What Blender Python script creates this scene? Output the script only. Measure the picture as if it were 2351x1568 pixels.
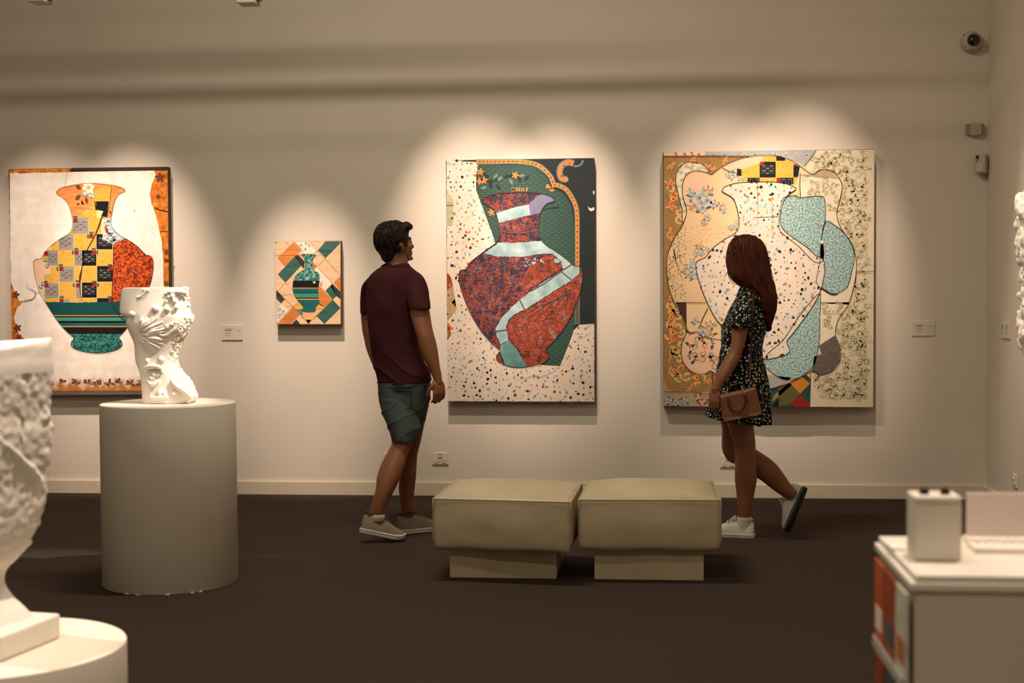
import bpy, bmesh, math, random
import numpy as np
from mathutils import Vector, Matrix, noise
from mathutils.geometry import delaunay_2d_cdt

for o in list(bpy.data.objects): bpy.data.objects.remove(o)
scene = bpy.context.scene
C = scene.collection
random.seed(7)
PI = math.pi

# ------------------------------------------------------------------ camera
IW, IH, FPX = 2351.0, 1568.0, 3265.0
YAW, PITCH, ROLL, CAMH = 0.09481, 0.03593, 0.00652, 1.35
WALL_Y = 9.263            # face of the long gallery wall
WALL_X = 2.143            # face of the right-hand wall
CEIL_Z = 4.7
fw = Vector((-math.sin(YAW)*math.cos(PITCH), math.cos(YAW)*math.cos(PITCH), -math.sin(PITCH)))
r0 = Vector((math.cos(YAW), math.sin(YAW), 0)); u0 = r0.cross(fw)
rt = r0*math.cos(ROLL) - u0*math.sin(ROLL)
up = u0*math.cos(ROLL) + r0*math.sin(ROLL)
EYE = Vector((0, 0, CAMH))
cam = bpy.data.cameras.new('camera'); camo = bpy.data.objects.new('camera', cam); C.objects.link(camo)
camo.matrix_world = Matrix(((rt.x, up.x, -fw.x, EYE.x), (rt.y, up.y, -fw.y, EYE.y), (rt.z, up.z, -fw.z, EYE.z), (0, 0, 0, 1)))
cam.sensor_width = 36.0; cam.lens = FPX/IW*36.0; cam.clip_start = 0.05
cam.dof.use_dof = True; cam.dof.focus_distance = 8.7; cam.dof.aperture_fstop = 4.0
scene.camera = camo

# ------------------------------------------------------------------ light of the place
world = bpy.data.worlds.new('gallery_air'); scene.world = world; world.use_nodes = True
world.node_tree.nodes['Background'].inputs[0].default_value = (0.9, 0.8, 0.66, 1)
world.node_tree.nodes['Background'].inputs[1].default_value = 0.02
vs = scene.view_settings
vs.view_transform = 'Standard'; vs.look = 'None'; vs.gamma = 1.0; vs.use_curve_mapping = False
vs.exposure = 0.0
# linear ceiling lamps: (x, y, length along x, width, watts, colour)
CEILING_LAMPS = [(-1.25, 6.22, 1.4, 0.09, 90, (1.0, 0.91, 0.70)),
                 (-1.2, 2.9, 3.0, 0.20, 60, (1.0, 0.88, 0.68)),  # added fill lamp, unseen, raises the ambient light at the front
                 (-1.6, -0.6, 3.0, 0.20, 92, (1.0, 0.88, 0.68))]  # added fill lamp behind the camera, unseen, for ambient light
# track spots: (lamp x, y, z), (aim x, y, z), watts, full beam angle, blend, colour
WARM = (1.0, 0.78, 0.65)
TRACK_Y, TRACK_Z = 7.56, 4.32
LZ = 4.08
WALL_SPOTS = [((-3.42, TRACK_Y, LZ), (-3.42, 9.26, 1.34), 740, 27, 1.0),
              ((-3.98, TRACK_Y, LZ), (-3.98, 9.26, 1.30), 450, 28, 1.0),
              ((-2.22, TRACK_Y, LZ), (-2.24, 9.26, 1.04), 740, 22, 1.0),
              ((-1.12, TRACK_Y, LZ), (-1.10, 9.26, 1.58), 720, 28, 1.0),
              ((-0.58, TRACK_Y, LZ), (-0.58, 9.26, 1.58), 700, 26, 1.0),
              ((0.47, TRACK_Y, LZ), (0.50, 9.26, 1.56), 450, 29, 1.0),
              ((0.95, TRACK_Y, LZ), (0.98, 9.26, 1.56), 520, 30, 1.0)]

# ------------------------------------------------------------------ pixels to places
def ray(px, py):
    return fw + rt*((px-IW/2)/FPX) - up*((py-IH/2)/FPX)
def on_y(px, py, y):
    d = ray(px, py); return EYE + d*(y/d.y)
def on_z(px, py, z=0.0):
    d = ray(px, py); return EYE + d*((z-CAMH)/d.z)
def on_x(px, py, x):
    d = ray(px, py); return EYE + d*(x/d.x)
def mpp(y):                       # metres per pixel at depth y
    return (on_y(1200, 800, y)-on_y(1100, 800, y)).length/100

# ------------------------------------------------------------------ materials
def L(c):
    if isinstance(c, str): c = tuple(int(c[i:i+2], 16)/255 for i in (0, 2, 4))
    f = lambda v: v/12.92 if v <= 0.04045 else ((v+0.055)/1.055)**2.4
    return (f(c[0]), f(c[1]), f(c[2]), 1.0)
MATS = {}
class N:
    """small node builder"""
    def __init__(self, name, rough=0.6, spec=0.3):
        self.m = bpy.data.materials.new(name); self.m.use_nodes = True
        self.t = self.m.node_tree; self.b = self.t.nodes['Principled BSDF']
        self.b.inputs['Roughness'].default_value = rough
        self.b.inputs['Specular IOR Level'].default_value = spec
        self.co = None; MATS[name] = self.m
    def n(self, typ, **kw):
        x = self.t.nodes.new(typ)
        for k, v in kw.items():
            if k in x.inputs: x.inputs[k].default_value = v
            else: setattr(x, k, v)
        return x
    def l(self, a, b): self.t.links.new(a, b)
    def coord(self, scale=(1, 1, 1), rot=(0, 0, 0)):
        if self.co is None: self.co = self.n('ShaderNodeTexCoord').outputs['Object']
        mp = self.n('ShaderNodeMapping'); mp.inputs['Scale'].default_value = scale; mp.inputs['Rotation'].default_value = rot
        self.l(self.co, mp.inputs['Vector']); return mp.outputs['Vector']
    def noise(self, scale, detail=2, vec=None, rough=0.5, dist=0.0):
        x = self.n('ShaderNodeTexNoise'); x.inputs['Scale'].default_value = scale; x.inputs['Detail'].default_value = detail
        x.inputs['Roughness'].default_value = rough; x.inputs['Distortion'].default_value = dist
        self.l(vec if vec is not None else self.coord(), x.inputs['Vector']); return x.outputs['Fac']
    def vor(self, scale, vec=None, out='Distance', rand=1.0, feature='F1'):
        x = self.n('ShaderNodeTexVoronoi'); x.feature = feature; x.inputs['Scale'].default_value = scale
        x.inputs['Randomness'].default_value = rand
        self.l(vec if vec is not None else self.coord(), x.inputs['Vector']); return x.outputs[out]
    def math(self, op, a, b=0.0):
        x = self.n('ShaderNodeMath'); x.operation = op
        for i, v in enumerate((a, b)):
            if isinstance(v, (int, float)): x.inputs[i].default_value = v
            else: self.l(v, x.inputs[i])
        return x.outputs[0]
    def ramp(self, fac, stops, const=False):
        x = self.n('ShaderNodeValToRGB'); x.color_ramp.interpolation = 'CONSTANT' if const else 'LINEAR'
        e = x.color_ramp.elements
        while len(e) < len(stops): e.new(0.5)
        for i, (p, c) in enumerate(stops): e[i].position = p; e[i].color = c
        self.l(fac, x.inputs[0]); return x.outputs[0]
    def mix(self, fac, a, b):
        x = self.n('ShaderNodeMix'); x.data_type = 'RGBA'
        for s, v in (('Factor', fac),):
            if isinstance(v, (int, float)): x.inputs[0].default_value = v
            else: self.l(v, x.inputs[0])
        for i, v in ((6, a), (7, b)):
            if isinstance(v, tuple): x.inputs[i].default_value = v
            else: self.l(v, x.inputs[i])
        return x.outputs[2]
    def color(self, c):
        if isinstance(c, tuple): self.b.inputs['Base Color'].default_value = c
        else: self.l(c, self.b.inputs['Base Color'])
        return self
    def bump(self, h, strength=0.2, dist=0.005):
        x = self.n('ShaderNodeBump'); x.inputs['Strength'].default_value = strength; x.inputs['Distance'].default_value = dist
        self.l(h, x.inputs['Height']); self.l(x.outputs[0], self.b.inputs['Normal']); return self

def plain(name, c, rough=0.6, spec=0.3, vary=0.0, scale=20, bump=0.0):
    n = N(name, rough, spec); c = L(c)
    if vary:
        f = n.noise(scale, 4)
        a = tuple(v*(1-vary) for v in c[:3])+(1,); b = tuple(min(1, v*(1+vary)) for v in c[:3])+(1,)
        n.color(n.ramp(f, [(0.3, a), (0.7, b)]))
        if bump: n.bump(f, bump, 0.002)
    else: n.color(c)
    return n.m
def squiggle(name, base, line, scale, width=0.035, stretch=(1, 1, 1), rough=0.5):
    n = N(name, rough); v = n.coord(stretch)
    f = n.noise(scale, 0.6, v, dist=0.8); g = n.math('ABSOLUTE', n.math('SUBTRACT', f, 0.5))
    n.color(n.mix(n.math('LESS_THAN', g, width), L(base), L(line))); return n.m
def woodgrain(name, a, b, rot=0.0, scale=60, rough=0.5):
    n = N(name, rough); v = n.coord((0.12, 1, 1.0), (0, rot, 0))
    f = n.noise(scale, 4, v, 0.6); n.color(n.ramp(f, [(0.3, L(a)), (0.7, L(b))])); return n.m

# ------------------------------------------------------------------ objects
def tag(o, label=None, cat=None, group=None, kind=None):
    if label: o['label'] = label
    if cat: o['category'] = cat
    if group: o['group'] = group
    if kind: o['kind'] = kind
    return o
def empty(name, loc, label=None, cat=None, group=None):
    o = bpy.data.objects.new(name, None); C.objects.link(o); o.location = loc; o.empty_display_size = 0.05
    return tag(o, label, cat, group)
def wloc(o):
    v = Vector(o.location)
    while o.parent: o = o.parent; v += Vector(o.location)
    return v
def link(name, me, mats, parent=None, smooth=False, loc=None):
    """mesh in world coordinates -> object whose origin is the parent's (or loc)"""
    o = bpy.data.objects.new(name, me); C.objects.link(o)
    off = wloc(parent) if parent else (Vector(loc) if loc is not None else Vector((0, 0, 0)))
    if off.length: me.transform(Matrix.Translation(-off))
    if parent: o.parent = parent
    elif loc is not None: o.location = loc
    for m in (mats if isinstance(mats, (list, tuple)) else [mats]): me.materials.append(m)
    if smooth:
        me.polygons.foreach_set('use_smooth', [True]*len(me.polygons))
    me.update(); return o
def mesh_bm(bm, name='m'):
    me = bpy.data.meshes.new(name); bm.normal_update(); bm.to_mesh(me); bm.free(); return me
def add_box(bm, a, b, bevel=0.0, mi=0):
    a, b = Vector(a), Vector(b)
    r = bmesh.ops.create_cube(bm, size=1.0, matrix=Matrix.Translation((a+b)/2) @ Matrix.Diagonal((*(abs(b[i]-a[i]) for i in range(3)), 1)))
    vs_ = r['verts']
    fs = list({f for v in vs_ for f in v.link_faces})
    for f in fs: f.material_index = mi
    if bevel:
        es = list({e for v in vs_ for e in v.link_edges})
        bmesh.ops.bevel(bm, geom=es, offset=bevel, segments=3, affect='EDGES', profile=0.6)
    return vs_
def box(name, a, b, mat, parent=None, bevel=0.0, loc=None):
    bm = bmesh.new(); add_box(bm, a, b, bevel)
    return link(name, mesh_bm(bm), mat, parent, loc=loc)
def add_cyl(bm, p, q, r1, r2=None, seg=24, caps=True):
    p, q = Vector(p), Vector(q); d = q-p; r2 = r1 if r2 is None else r2
    M = Matrix.Translation((p+q)/2) @ d.to_track_quat('Z', 'Y').to_matrix().to_4x4()
    return bmesh.ops.create_cone(bm, cap_ends=caps, segments=seg, radius1=r1, radius2=r2, depth=d.length, matrix=M)['verts']
def add_ell(bm, c, r, rot=None, sub=3):
    M = Matrix.Translation(c) @ (rot.to_4x4() if rot is not None else Matrix.Identity(4)) @ Matrix.Diagonal((*r, 1))
    return bmesh.ops.create_icosphere(bm, subdivisions=sub, radius=1.0, matrix=M)['verts']
def catmull(pts, n=6, closed=False):
    P = [Vector(p) for p in pts]; out = []; m = len(P)
    for i in range(m if closed else m-1):
        a, b = P[i], P[(i+1) % m]
        z = P[i-1] if (closed or i) else a*2-b
        c = P[(i+2) % m] if (closed or i+2 < m) else b*2-a
        for k in range(n):
            t = k/n
            out.append(0.5*((2*a)+(b-z)*t+(2*z-5*a+4*b-c)*t*t+(3*a-z-3*b+c)*t**3))
    if not closed: out.append(P[-1])
    return out
def add_rings(bm, rings, close=True):
    """list of point rings -> skin with caps"""
    R = [[bm.verts.new(p) for p in r] for r in rings]; n = len(R[0])
    for a, b in zip(R, R[1:]):
        for i in range(n):
            bm.faces.new((a[i], a[(i+1) % n], b[(i+1) % n], b[i]))
    if close:
        bm.faces.new(R[0][::-1]); bm.faces.new(R[-1])
    return R
def add_tube(bm, pts, rad, seg=12, n=4, smooth=True):
    """tube of varying radius along points"""
    if smooth and len(pts) > 2:
        P = catmull(pts, n); rr = [v.x for v in catmull([(r, 0, 0) for r in rad], n)]
    else: P = [Vector(p) for p in pts]; rr = list(rad)
    rings = []; ref = None
    for i, p in enumerate(P):
        t = (P[min(i+1, len(P)-1)]-P[max(i-1, 0)]).normalized()
        if ref is None: ref = Vector((0.3, 1, 0.2)) if abs(t.dot(Vector((0.3, 1, 0.2)).normalized())) < 0.9 else Vector((1, 0, 0))
        a = (ref-t*ref.dot(t)).normalized(); b = t.cross(a); ref = a
        rings.append([p+(a*math.cos(q)+b*math.sin(q))*max(rr[i], 1e-4) for q in (2*PI*k/seg for k in range(seg))])
    add_rings(bm, rings)
def add_secs(bm, secs, seg=28, n=4, power=2.0, rot=0.0):
    """horizontal sections traced off the picture: (py, left px, right px, depth y, half depth m)"""
    pts = []
    for s in secs:
        py, l, r, y, hd = s
        a, b = on_y(l, py, y), on_y(r, py, y); c = (a+b)/2
        pts.append((c.x, c.y, c.z, (b-a).length/2, hd))
    A = np.array(pts); out = []
    k = len(A)
    for i in range(k-1):
        z = A[i-1] if i else A[0]*2-A[1]; c = A[i+2] if i+2 < k else A[-1]*2-A[-2]; a, b = A[i], A[i+1]
        for j in range(n):
            t = j/n; out.append(0.5*((2*a)+(b-z)*t+(2*z-5*a+4*b-c)*t*t+(3*a-z-3*b+c)*t**3))
    out.append(A[-1]); rings = []
    for x, y, z, hw, hd in out:
        hw = max(hw, 0.002); ring = []
        for q in range(seg):
            th = 2*PI*q/seg; cs, sn = math.cos(th), math.sin(th)
            ex = math.copysign(abs(cs)**(2/power), cs); ey = math.copysign(abs(sn)**(2/power), sn)
            ring.append(Vector((x+ex*hw, y+ey*hd, z)))
        rings.append(ring)
    add_rings(bm, rings)
def remesh(bm, voxel, smooth=4, fac=0.5):
    """one continuous skin over every overlapping volume in bm"""
    bmesh.ops.recalc_face_normals(bm, faces=bm.faces)
    me = mesh_bm(bm, 'tmp'); o = bpy.data.objects.new('tmp', me); C.objects.link(o)
    m = o.modifiers.new('r', 'REMESH'); m.mode = 'VOXEL'; m.voxel_size = voxel
    if smooth:
        s = o.modifiers.new('s', 'SMOOTH'); s.iterations = smooth; s.factor = fac
    dg = bpy.context.evaluated_depsgraph_get(); dg.update()
    out = bpy.data.meshes.new_from_object(o.evaluated_get(dg)); bpy.data.objects.remove(o); bpy.data.meshes.remove(me)
    out.materials.clear(); return out
def displace(me, fn):
    """move each vertex along its normal by fn(co array, normal array)"""
    n = len(me.vertices); co = np.empty(n*3); me.vertices.foreach_get('co', co); co = co.reshape(-1, 3)
    no = np.empty(n*3); me.vertices.foreach_get('normal', no); no = no.reshape(-1, 3)
    co = co+no*fn(co, no)[:, None]; me.vertices.foreach_set('co', co.ravel()); me.update()
def snoise(co, f, seed=0.0):
    f = f if isinstance(f, (tuple, list)) else (f, f, f)
    return np.array([noise.noise((c[0]*f[0]+seed, c[1]*f[1]+seed*1.7, c[2]*f[2]-seed)) for c in co])

# ================================================================== room shell
n = N('wall_paint', 0.75, 0.2); f = n.noise(260, 3); g = n.noise(1.3, 2)
n.color(n.ramp(g, [(0.3, L('d6cabb')), (0.7, L('dbd0c2'))])); n.bump(f, 0.12, 0.002); WALLM = n.m
n = N('carpet', 0.95, 0.05); v = n.coord((1, 1, 1))
w = n.n('ShaderNodeTexWave'); w.bands_direction = 'X'; w.inputs['Scale'].default_value = 60; w.inputs['Distortion'].default_value = 2.5; n.l(v, w.inputs['Vector'])
f = n.noise(420, 4); g = n.noise(0.9, 3)
n.color(n.mix(n.math('MULTIPLY', w.outputs['Fac'], 0.18), n.mix(g, n.ramp(f, [(0.3, L('382e29')), (0.7, L('4b3e37'))]), n.ramp(f, [(0.3, L('3b312c')), (0.7, L('50423b'))])), L('302823')))
n.bump(f, 0.5, 0.004); CARPETM = n.m
CEILM = plain('ceiling_paint', 'cfc4b2', 0.8, 0.2)
TRIMM = plain('trim_paint', 'd8c9b3', 0.55, 0.3, 0.03, 8)
XL, YB = -6.6, -4.2
def struct(name, a, b, mat, bevel=0.0): return tag(box(name, a, b, mat, bevel=bevel), kind='structure')
struct('floor', (XL, YB, -0.1), (WALL_X, WALL_Y, 0), CARPETM)
struct('ceiling', (XL, YB, CEIL_Z), (WALL_X, WALL_Y, CEIL_Z+0.1), CEILM)
struct('wall_back', (XL-0.15, WALL_Y, -0.1), (WALL_X+0.15, WALL_Y+0.15, CEIL_Z+0.1), WALLM)
struct('wall_right', (WALL_X, YB, -0.1), (WALL_X+0.15, WALL_Y, CEIL_Z+0.1), WALLM)
struct('wall_left', (XL-0.15, YB, -0.1), (XL, WALL_Y, CEIL_Z+0.1), WALLM)
struct('wall_rear', (XL-0.15, YB-0.15, -0.1), (WALL_X+0.15, YB, CEIL_Z+0.1), WALLM)
struct('baseboard_back', (XL, WALL_Y-0.02, 0), (WALL_X, WALL_Y, 0.087), TRIMM, 0.002)
struct('baseboard_right', (WALL_X-0.02, YB, 0), (WALL_X, WALL_Y-0.02, 0.087), TRIMM, 0.002)

# ================================================================== lamps
HOUSING = plain('lamp_housing_white', 'b8b0a2', 0.5, 0.4)
RAILM = plain('track_rail_grey', 'a9a195', 0.5, 0.4)
DARKM = plain('dark_plastic', '191817', 0.35, 0.5)
n = N('lamp_lens', 0.3); n.color(L('fff0dc')); n.b.inputs['Emission Color'].default_value = (1, 0.8, 0.6, 1); n.b.inputs['Emission Strength'].default_value = 3.0; LENSM = n.m
n = N('diffuser', 0.4); n.color(L('fff4e2')); n.b.inputs['Emission Color'].default_value = (1, 0.86, 0.68, 1); n.b.inputs['Emission Strength'].default_value = 1.5; DIFFM = n.m
LAMP_LABELS = ['long linear ceiling lamp above the people, nearest the painting wall', 'added unseen linear fill lamp on the ceiling over the front of the gallery', 'added unseen linear fill lamp on the ceiling behind the camera']
for (x, y, ln, wd, watts, col), lab in zip(CEILING_LAMPS, LAMP_LABELS):
    e = empty('ceiling_lamp', (x, y, CEIL_Z), lab, 'lamp', 'linear ceiling lamps')
    bm = bmesh.new(); add_box(bm, (x-ln/2-.02, y-wd/2-.02, CEIL_Z-.06), (x+ln/2+.02, y+wd/2+.02, CEIL_Z), .006)
    link('housing', mesh_bm(bm), HOUSING, e)
    box('diffuser', (x-ln/2, y-wd/2, CEIL_Z-.066), (x+ln/2, y+wd/2, CEIL_Z-.0605), DIFFM, e)
    ld = bpy.data.lights.new('linear_light', 'AREA'); ld.shape = 'RECTANGLE'; ld.size = ln; ld.size_y = wd; ld.energy = watts; ld.color = col
    lo = bpy.data.objects.new('linear_light', ld); C.objects.link(lo); lo.parent = e; lo.location = (0, 0, -.072)

# two suspended rails along the painting wall
def rail(y, z, x0, x1, label, k=1.0):
    e = empty('track_rail', ((x0+x1)/2, y, z), label, 'rail', 'suspended track rails')
    box('bar', (x0, y-.02*k, z-.022*k), (x1, y+.02*k, z+.022*k), RAILM, e, .003)
    x = x0+.4
    while x < x1:
        bm = bmesh.new(); add_cyl(bm, (x, y, z+.02), (x, y, CEIL_Z), .006, seg=10); link('hanger', mesh_bm(bm), RAILM, e); x += 1.6
rail(TRACK_Y, TRACK_Z, -6.2, 1.9, 'high lighting rail carrying the wall spotlights')
rail(7.31, 3.925, -3.5, -0.1, 'empty suspended rail just behind the wall spotlights', .45)
rail(6.96, 4.205, -3.2, -1.0, 'thin high suspended rail nearest the ceiling lamp', .32)

def spot_head(lamp, aim, watts, ang, blend, label, rail_z, rail_xy=None, size=1.0, col=WARM, radius=.02):
    lamp, aim = Vector(lamp), Vector(aim); d = (aim-lamp).normalized()
    e = empty('track_spotlight', lamp, label, 'spotlight', 'track spotlights')
    q = d.to_track_quat('Z', 'Y').to_matrix(); bx, by = q.col[0], q.col[1]
    s = size; back = lamp-d*.15*s
    bm = bmesh.new(); add_cyl(bm, back, lamp-d*.012, .042*s, .046*s, 28); link('lamp_body', mesh_bm(bm), HOUSING, e)
    bm = bmesh.new(); add_cyl(bm, lamp-d*.0125, lamp-d*.010, .036*s, seg=24); link('lens', mesh_bm(bm), LENSM, e)
    bm = bmesh.new(); add_cyl(bm, back-d*.025*s, back, .03*s, .042*s, 24); link('heat_sink', mesh_bm(bm), HOUSING, e)
    piv = lamp-d*.09*s; topz = rail_z-.022
    bm = bmesh.new()
    for sg in (-1, 1):
        a = piv+bx*sg*.052*s; add_tube(bm, [a, a+Vector((0, 0, .05)), Vector((piv.x, piv.y, topz-.035))], [.006, .006, .006], 8, 3)
    link('yoke', mesh_bm(bm), HOUSING, e)
    # adapter box that clips onto the rail
    box('gear_box', (piv.x-.05*s, piv.y-.018, topz-.05), (piv.x+.05*s, piv.y+.018, topz), HOUSING, e, .003)
    ld = bpy.data.lights.new('spot_light', 'SPOT'); ld.energy = watts; ld.color = col; ld.spot_size = math.radians(ang); ld.spot_blend = blend; ld.shadow_soft_size = radius
    lo = bpy.data.objects.new('spot_light', ld); C.objects.link(lo); lo.parent = e; lo.rotation_euler = (-d).to_track_quat('Z', 'Y').to_euler()
    lo.location = d*.004
SPOT_LABELS = ['track spotlight over the checked vase painting, right one', 'track spotlight over the checked vase painting, left one', 'track spotlight over the small diagonal tile painting',
               'track spotlight over the aerial city vase painting, left one', 'track spotlight over the aerial city vase painting, right one',
               'track spotlight over the large wallpaper vase painting, left one', 'track spotlight over the large wallpaper vase painting, right one']
for s, lab in zip(WALL_SPOTS, SPOT_LABELS): spot_head(*s, lab, TRACK_Z)
# spots for the sculptures, on a rail across the middle of the room
rail(5.75, 3.6, -5.5, 1.8, 'suspended lighting rail across the middle of the room')
spot_head((-0.55, 5.75, 3.36), (-2.17, 6.43, 1.12), 700, 13, 0.7, 'track spotlight aimed at the far plaster sculpture from the right', 3.6)
spot_head((-2.75, 5.75, 3.36), (-2.25, 6.40, 1.05), 110, 16, 0.7, 'track spotlight aimed at the far plaster sculpture from the left', 3.6)
rail(3.35, 4.05, -5.0, -0.3, 'suspended lighting rail over the blurred front sculpture')
rail(2.55, 4.05, -0.1, 1.8, 'short lighting rail above the white counter')
spot_head((-0.7, 3.35, 3.8), (-1.55, 3.27, 0.85), 430, 17, 0.7, 'track spotlight aimed at the blurred front sculpture from the right', 4.05)
spot_head((-2.1, 3.35, 3.8), (-1.60, 3.27, 0.85), 330, 17, 0.7, 'track spotlight aimed at the blurred front sculpture from the left', 4.05)
spot_head((0.75, 2.55, 3.8), (0.75, 2.36, 0.9), 330, 32, 0.8, 'track spotlight above the white counter', 4.05)
spot_head((1.15, TRACK_Y, LZ), (2.13, 8.0, 1.3), 300, 34, 1.0, 'track spotlight aimed at the coral relief on the right wall', TRACK_Z)
# two of the heads' boxes dip into the top of the picture
def drop_box(px0, px1, py, y, label):
    a, b = on_y(px0, py, y), on_y(px1, py, y)
    e = empty('pendant_speaker', ((a.x+b.x)/2, y, a.z), label, 'speaker', 'pendant speakers')
    bm = bmesh.new(); add_box(bm, (a.x, y-.05, a.z), (b.x, y+.06, a.z+.17), .004); link('box_body', mesh_bm(bm), HOUSING, e)
    bm = bmesh.new(); add_cyl(bm, (b.x-.01, y+.01, a.z+.05), (b.x+.03, y+.01, a.z+.05), .035, seg=24); link('swivel_joint', mesh_bm(bm), HOUSING, e)
    bm = bmesh.new(); add_cyl(bm, (b.x+.004, y+.01, a.z+.05), (b.x+.010, y+.01, a.z+.05), .037, seg=24); link('joint_ring', mesh_bm(bm), DARKM, e)
    bm = bmesh.new(); add_cyl(bm, ((a.x+b.x)/2, y, a.z+.171), ((a.x+b.x)/2, y, CEIL_Z), .007, seg=12); link('hanging_rod', mesh_bm(bm), RAILM, e)
drop_box(549, 590, 11, 7.12, 'grey hanging speaker box dipping into view above the small painting')
drop_box(72, 110, 8, 7.12, 'pale hanging speaker box dipping into view at the upper left corner')

# ================================================================== paintings
def inside(p, poly):
    x, y = p; c = False; j = len(poly)-1
    for i in range(len(poly)):
        xi, yi = poly[i]; xj, yj = poly[j]
        if (yi > y) != (yj > y) and x < (xj-xi)*(y-yi)/(yj-yi+1e-12)+xi: c = not c
        j = i
    return c
def ccw(p):
    a = sum(p[i][0]*p[(i+1) % len(p)][1]-p[(i+1) % len(p)][0]*p[i][1] for i in range(len(p)))
    return p if a > 0 else p[::-1]
def sm(pts, n=4): return [(v.x, v.y) for v in catmull([(p[0], p[1], 0) for p in pts], n, True)]
def rough_edge(pts, amp=2.0, step=9):
    """torn looking edge"""
    out = []
    for i in range(len(pts)):
        a, b = pts[i], pts[(i+1) % len(pts)]; d = math.dist(a, b); k = max(1, int(d/step))
        for j in range(k):
            t = j/k; s = amp if j else 0
            out.append((a[0]+(b[0]-a[0])*t+random.uniform(-s, s), a[1]+(b[1]-a[1])*t+random.uniform(-s, s)))
    return out
class Painting:
    """a panel on the long wall; everything on it is traced in the pixels of one crop of the photograph"""
    def __init__(self, name, label, corners, thick, ox, oy, sc, side):
        self.ox, self.oy, self.sc = ox, oy, sc; self.yf = WALL_Y-thick; self.cor = corners
        q = [self.w(p) for p in corners]          # tl, tr, br, bl
        x0, x1 = (q[0].x+q[3].x)/2, (q[1].x+q[2].x)/2; z1, z0 = (q[0].z+q[1].z)/2, (q[2].z+q[3].z)/2
        self.e = empty(name, ((x0+x1)/2, WALL_Y, z0), label, 'painting')
        box('panel', (x0, self.yf+.0002, z0), (x1, WALL_Y-.006, z1), side, self.e, .0015)
    def w(self, p): return on_y(self.ox+p[0]/self.sc, self.oy+p[1]/self.sc, self.yf)
    def piece(self, name, pts, mat, layer, clip=None, minus=(), label=None, th=.0009):
        polys = [ccw(list(pts))]
        if clip: polys.append(ccw(list(clip)))
        for m in minus: polys.append(ccw(list(m)))
        vs_, fs, k = [], [], 0
        for p in polys:
            fs.append(list(range(k, k+len(p)))); vs_ += [Vector((a, b)) for a, b in p]; k += len(p)
        ov, oe, of, _, _, orig = delaunay_2d_cdt(vs_, [], fs, 1, 1e-4)
        want = {0} | ({1} if clip else set()); no = set(range(2 if clip else 1, len(polys)))
        tri = [f for f, g in zip(of, orig) if want <= set(g) and not (no & set(g))]
        if not tri: return None
        yo = -.0008*layer
        bm = bmesh.new(); bv = {}
        def V(i):
            if i not in bv:
                p = self.w(ov[i]); bv[i] = bm.verts.new((p.x, self.yf+yo, p.z))
            return bv[i]
        for f in tri:
            try: bm.faces.new([V(i) for i in f])
            except ValueError: pass
        bmesh.ops.recalc_face_normals(bm, faces=bm.faces)
        for fc in bm.faces:
            if fc.normal.y > 0: fc.normal_flip()
        r = bmesh.ops.extrude_face_region(bm, geom=list(bm.faces))
        for v in r['geom']:
            if isinstance(v, bmesh.types.BMVert): v.co.y -= th
        bmesh.ops.recalc_face_normals(bm, faces=bm.faces)
        o = link(name, mesh_bm(bm), mat, self.e)
        if label: o['label'] = label
        return o
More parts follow.
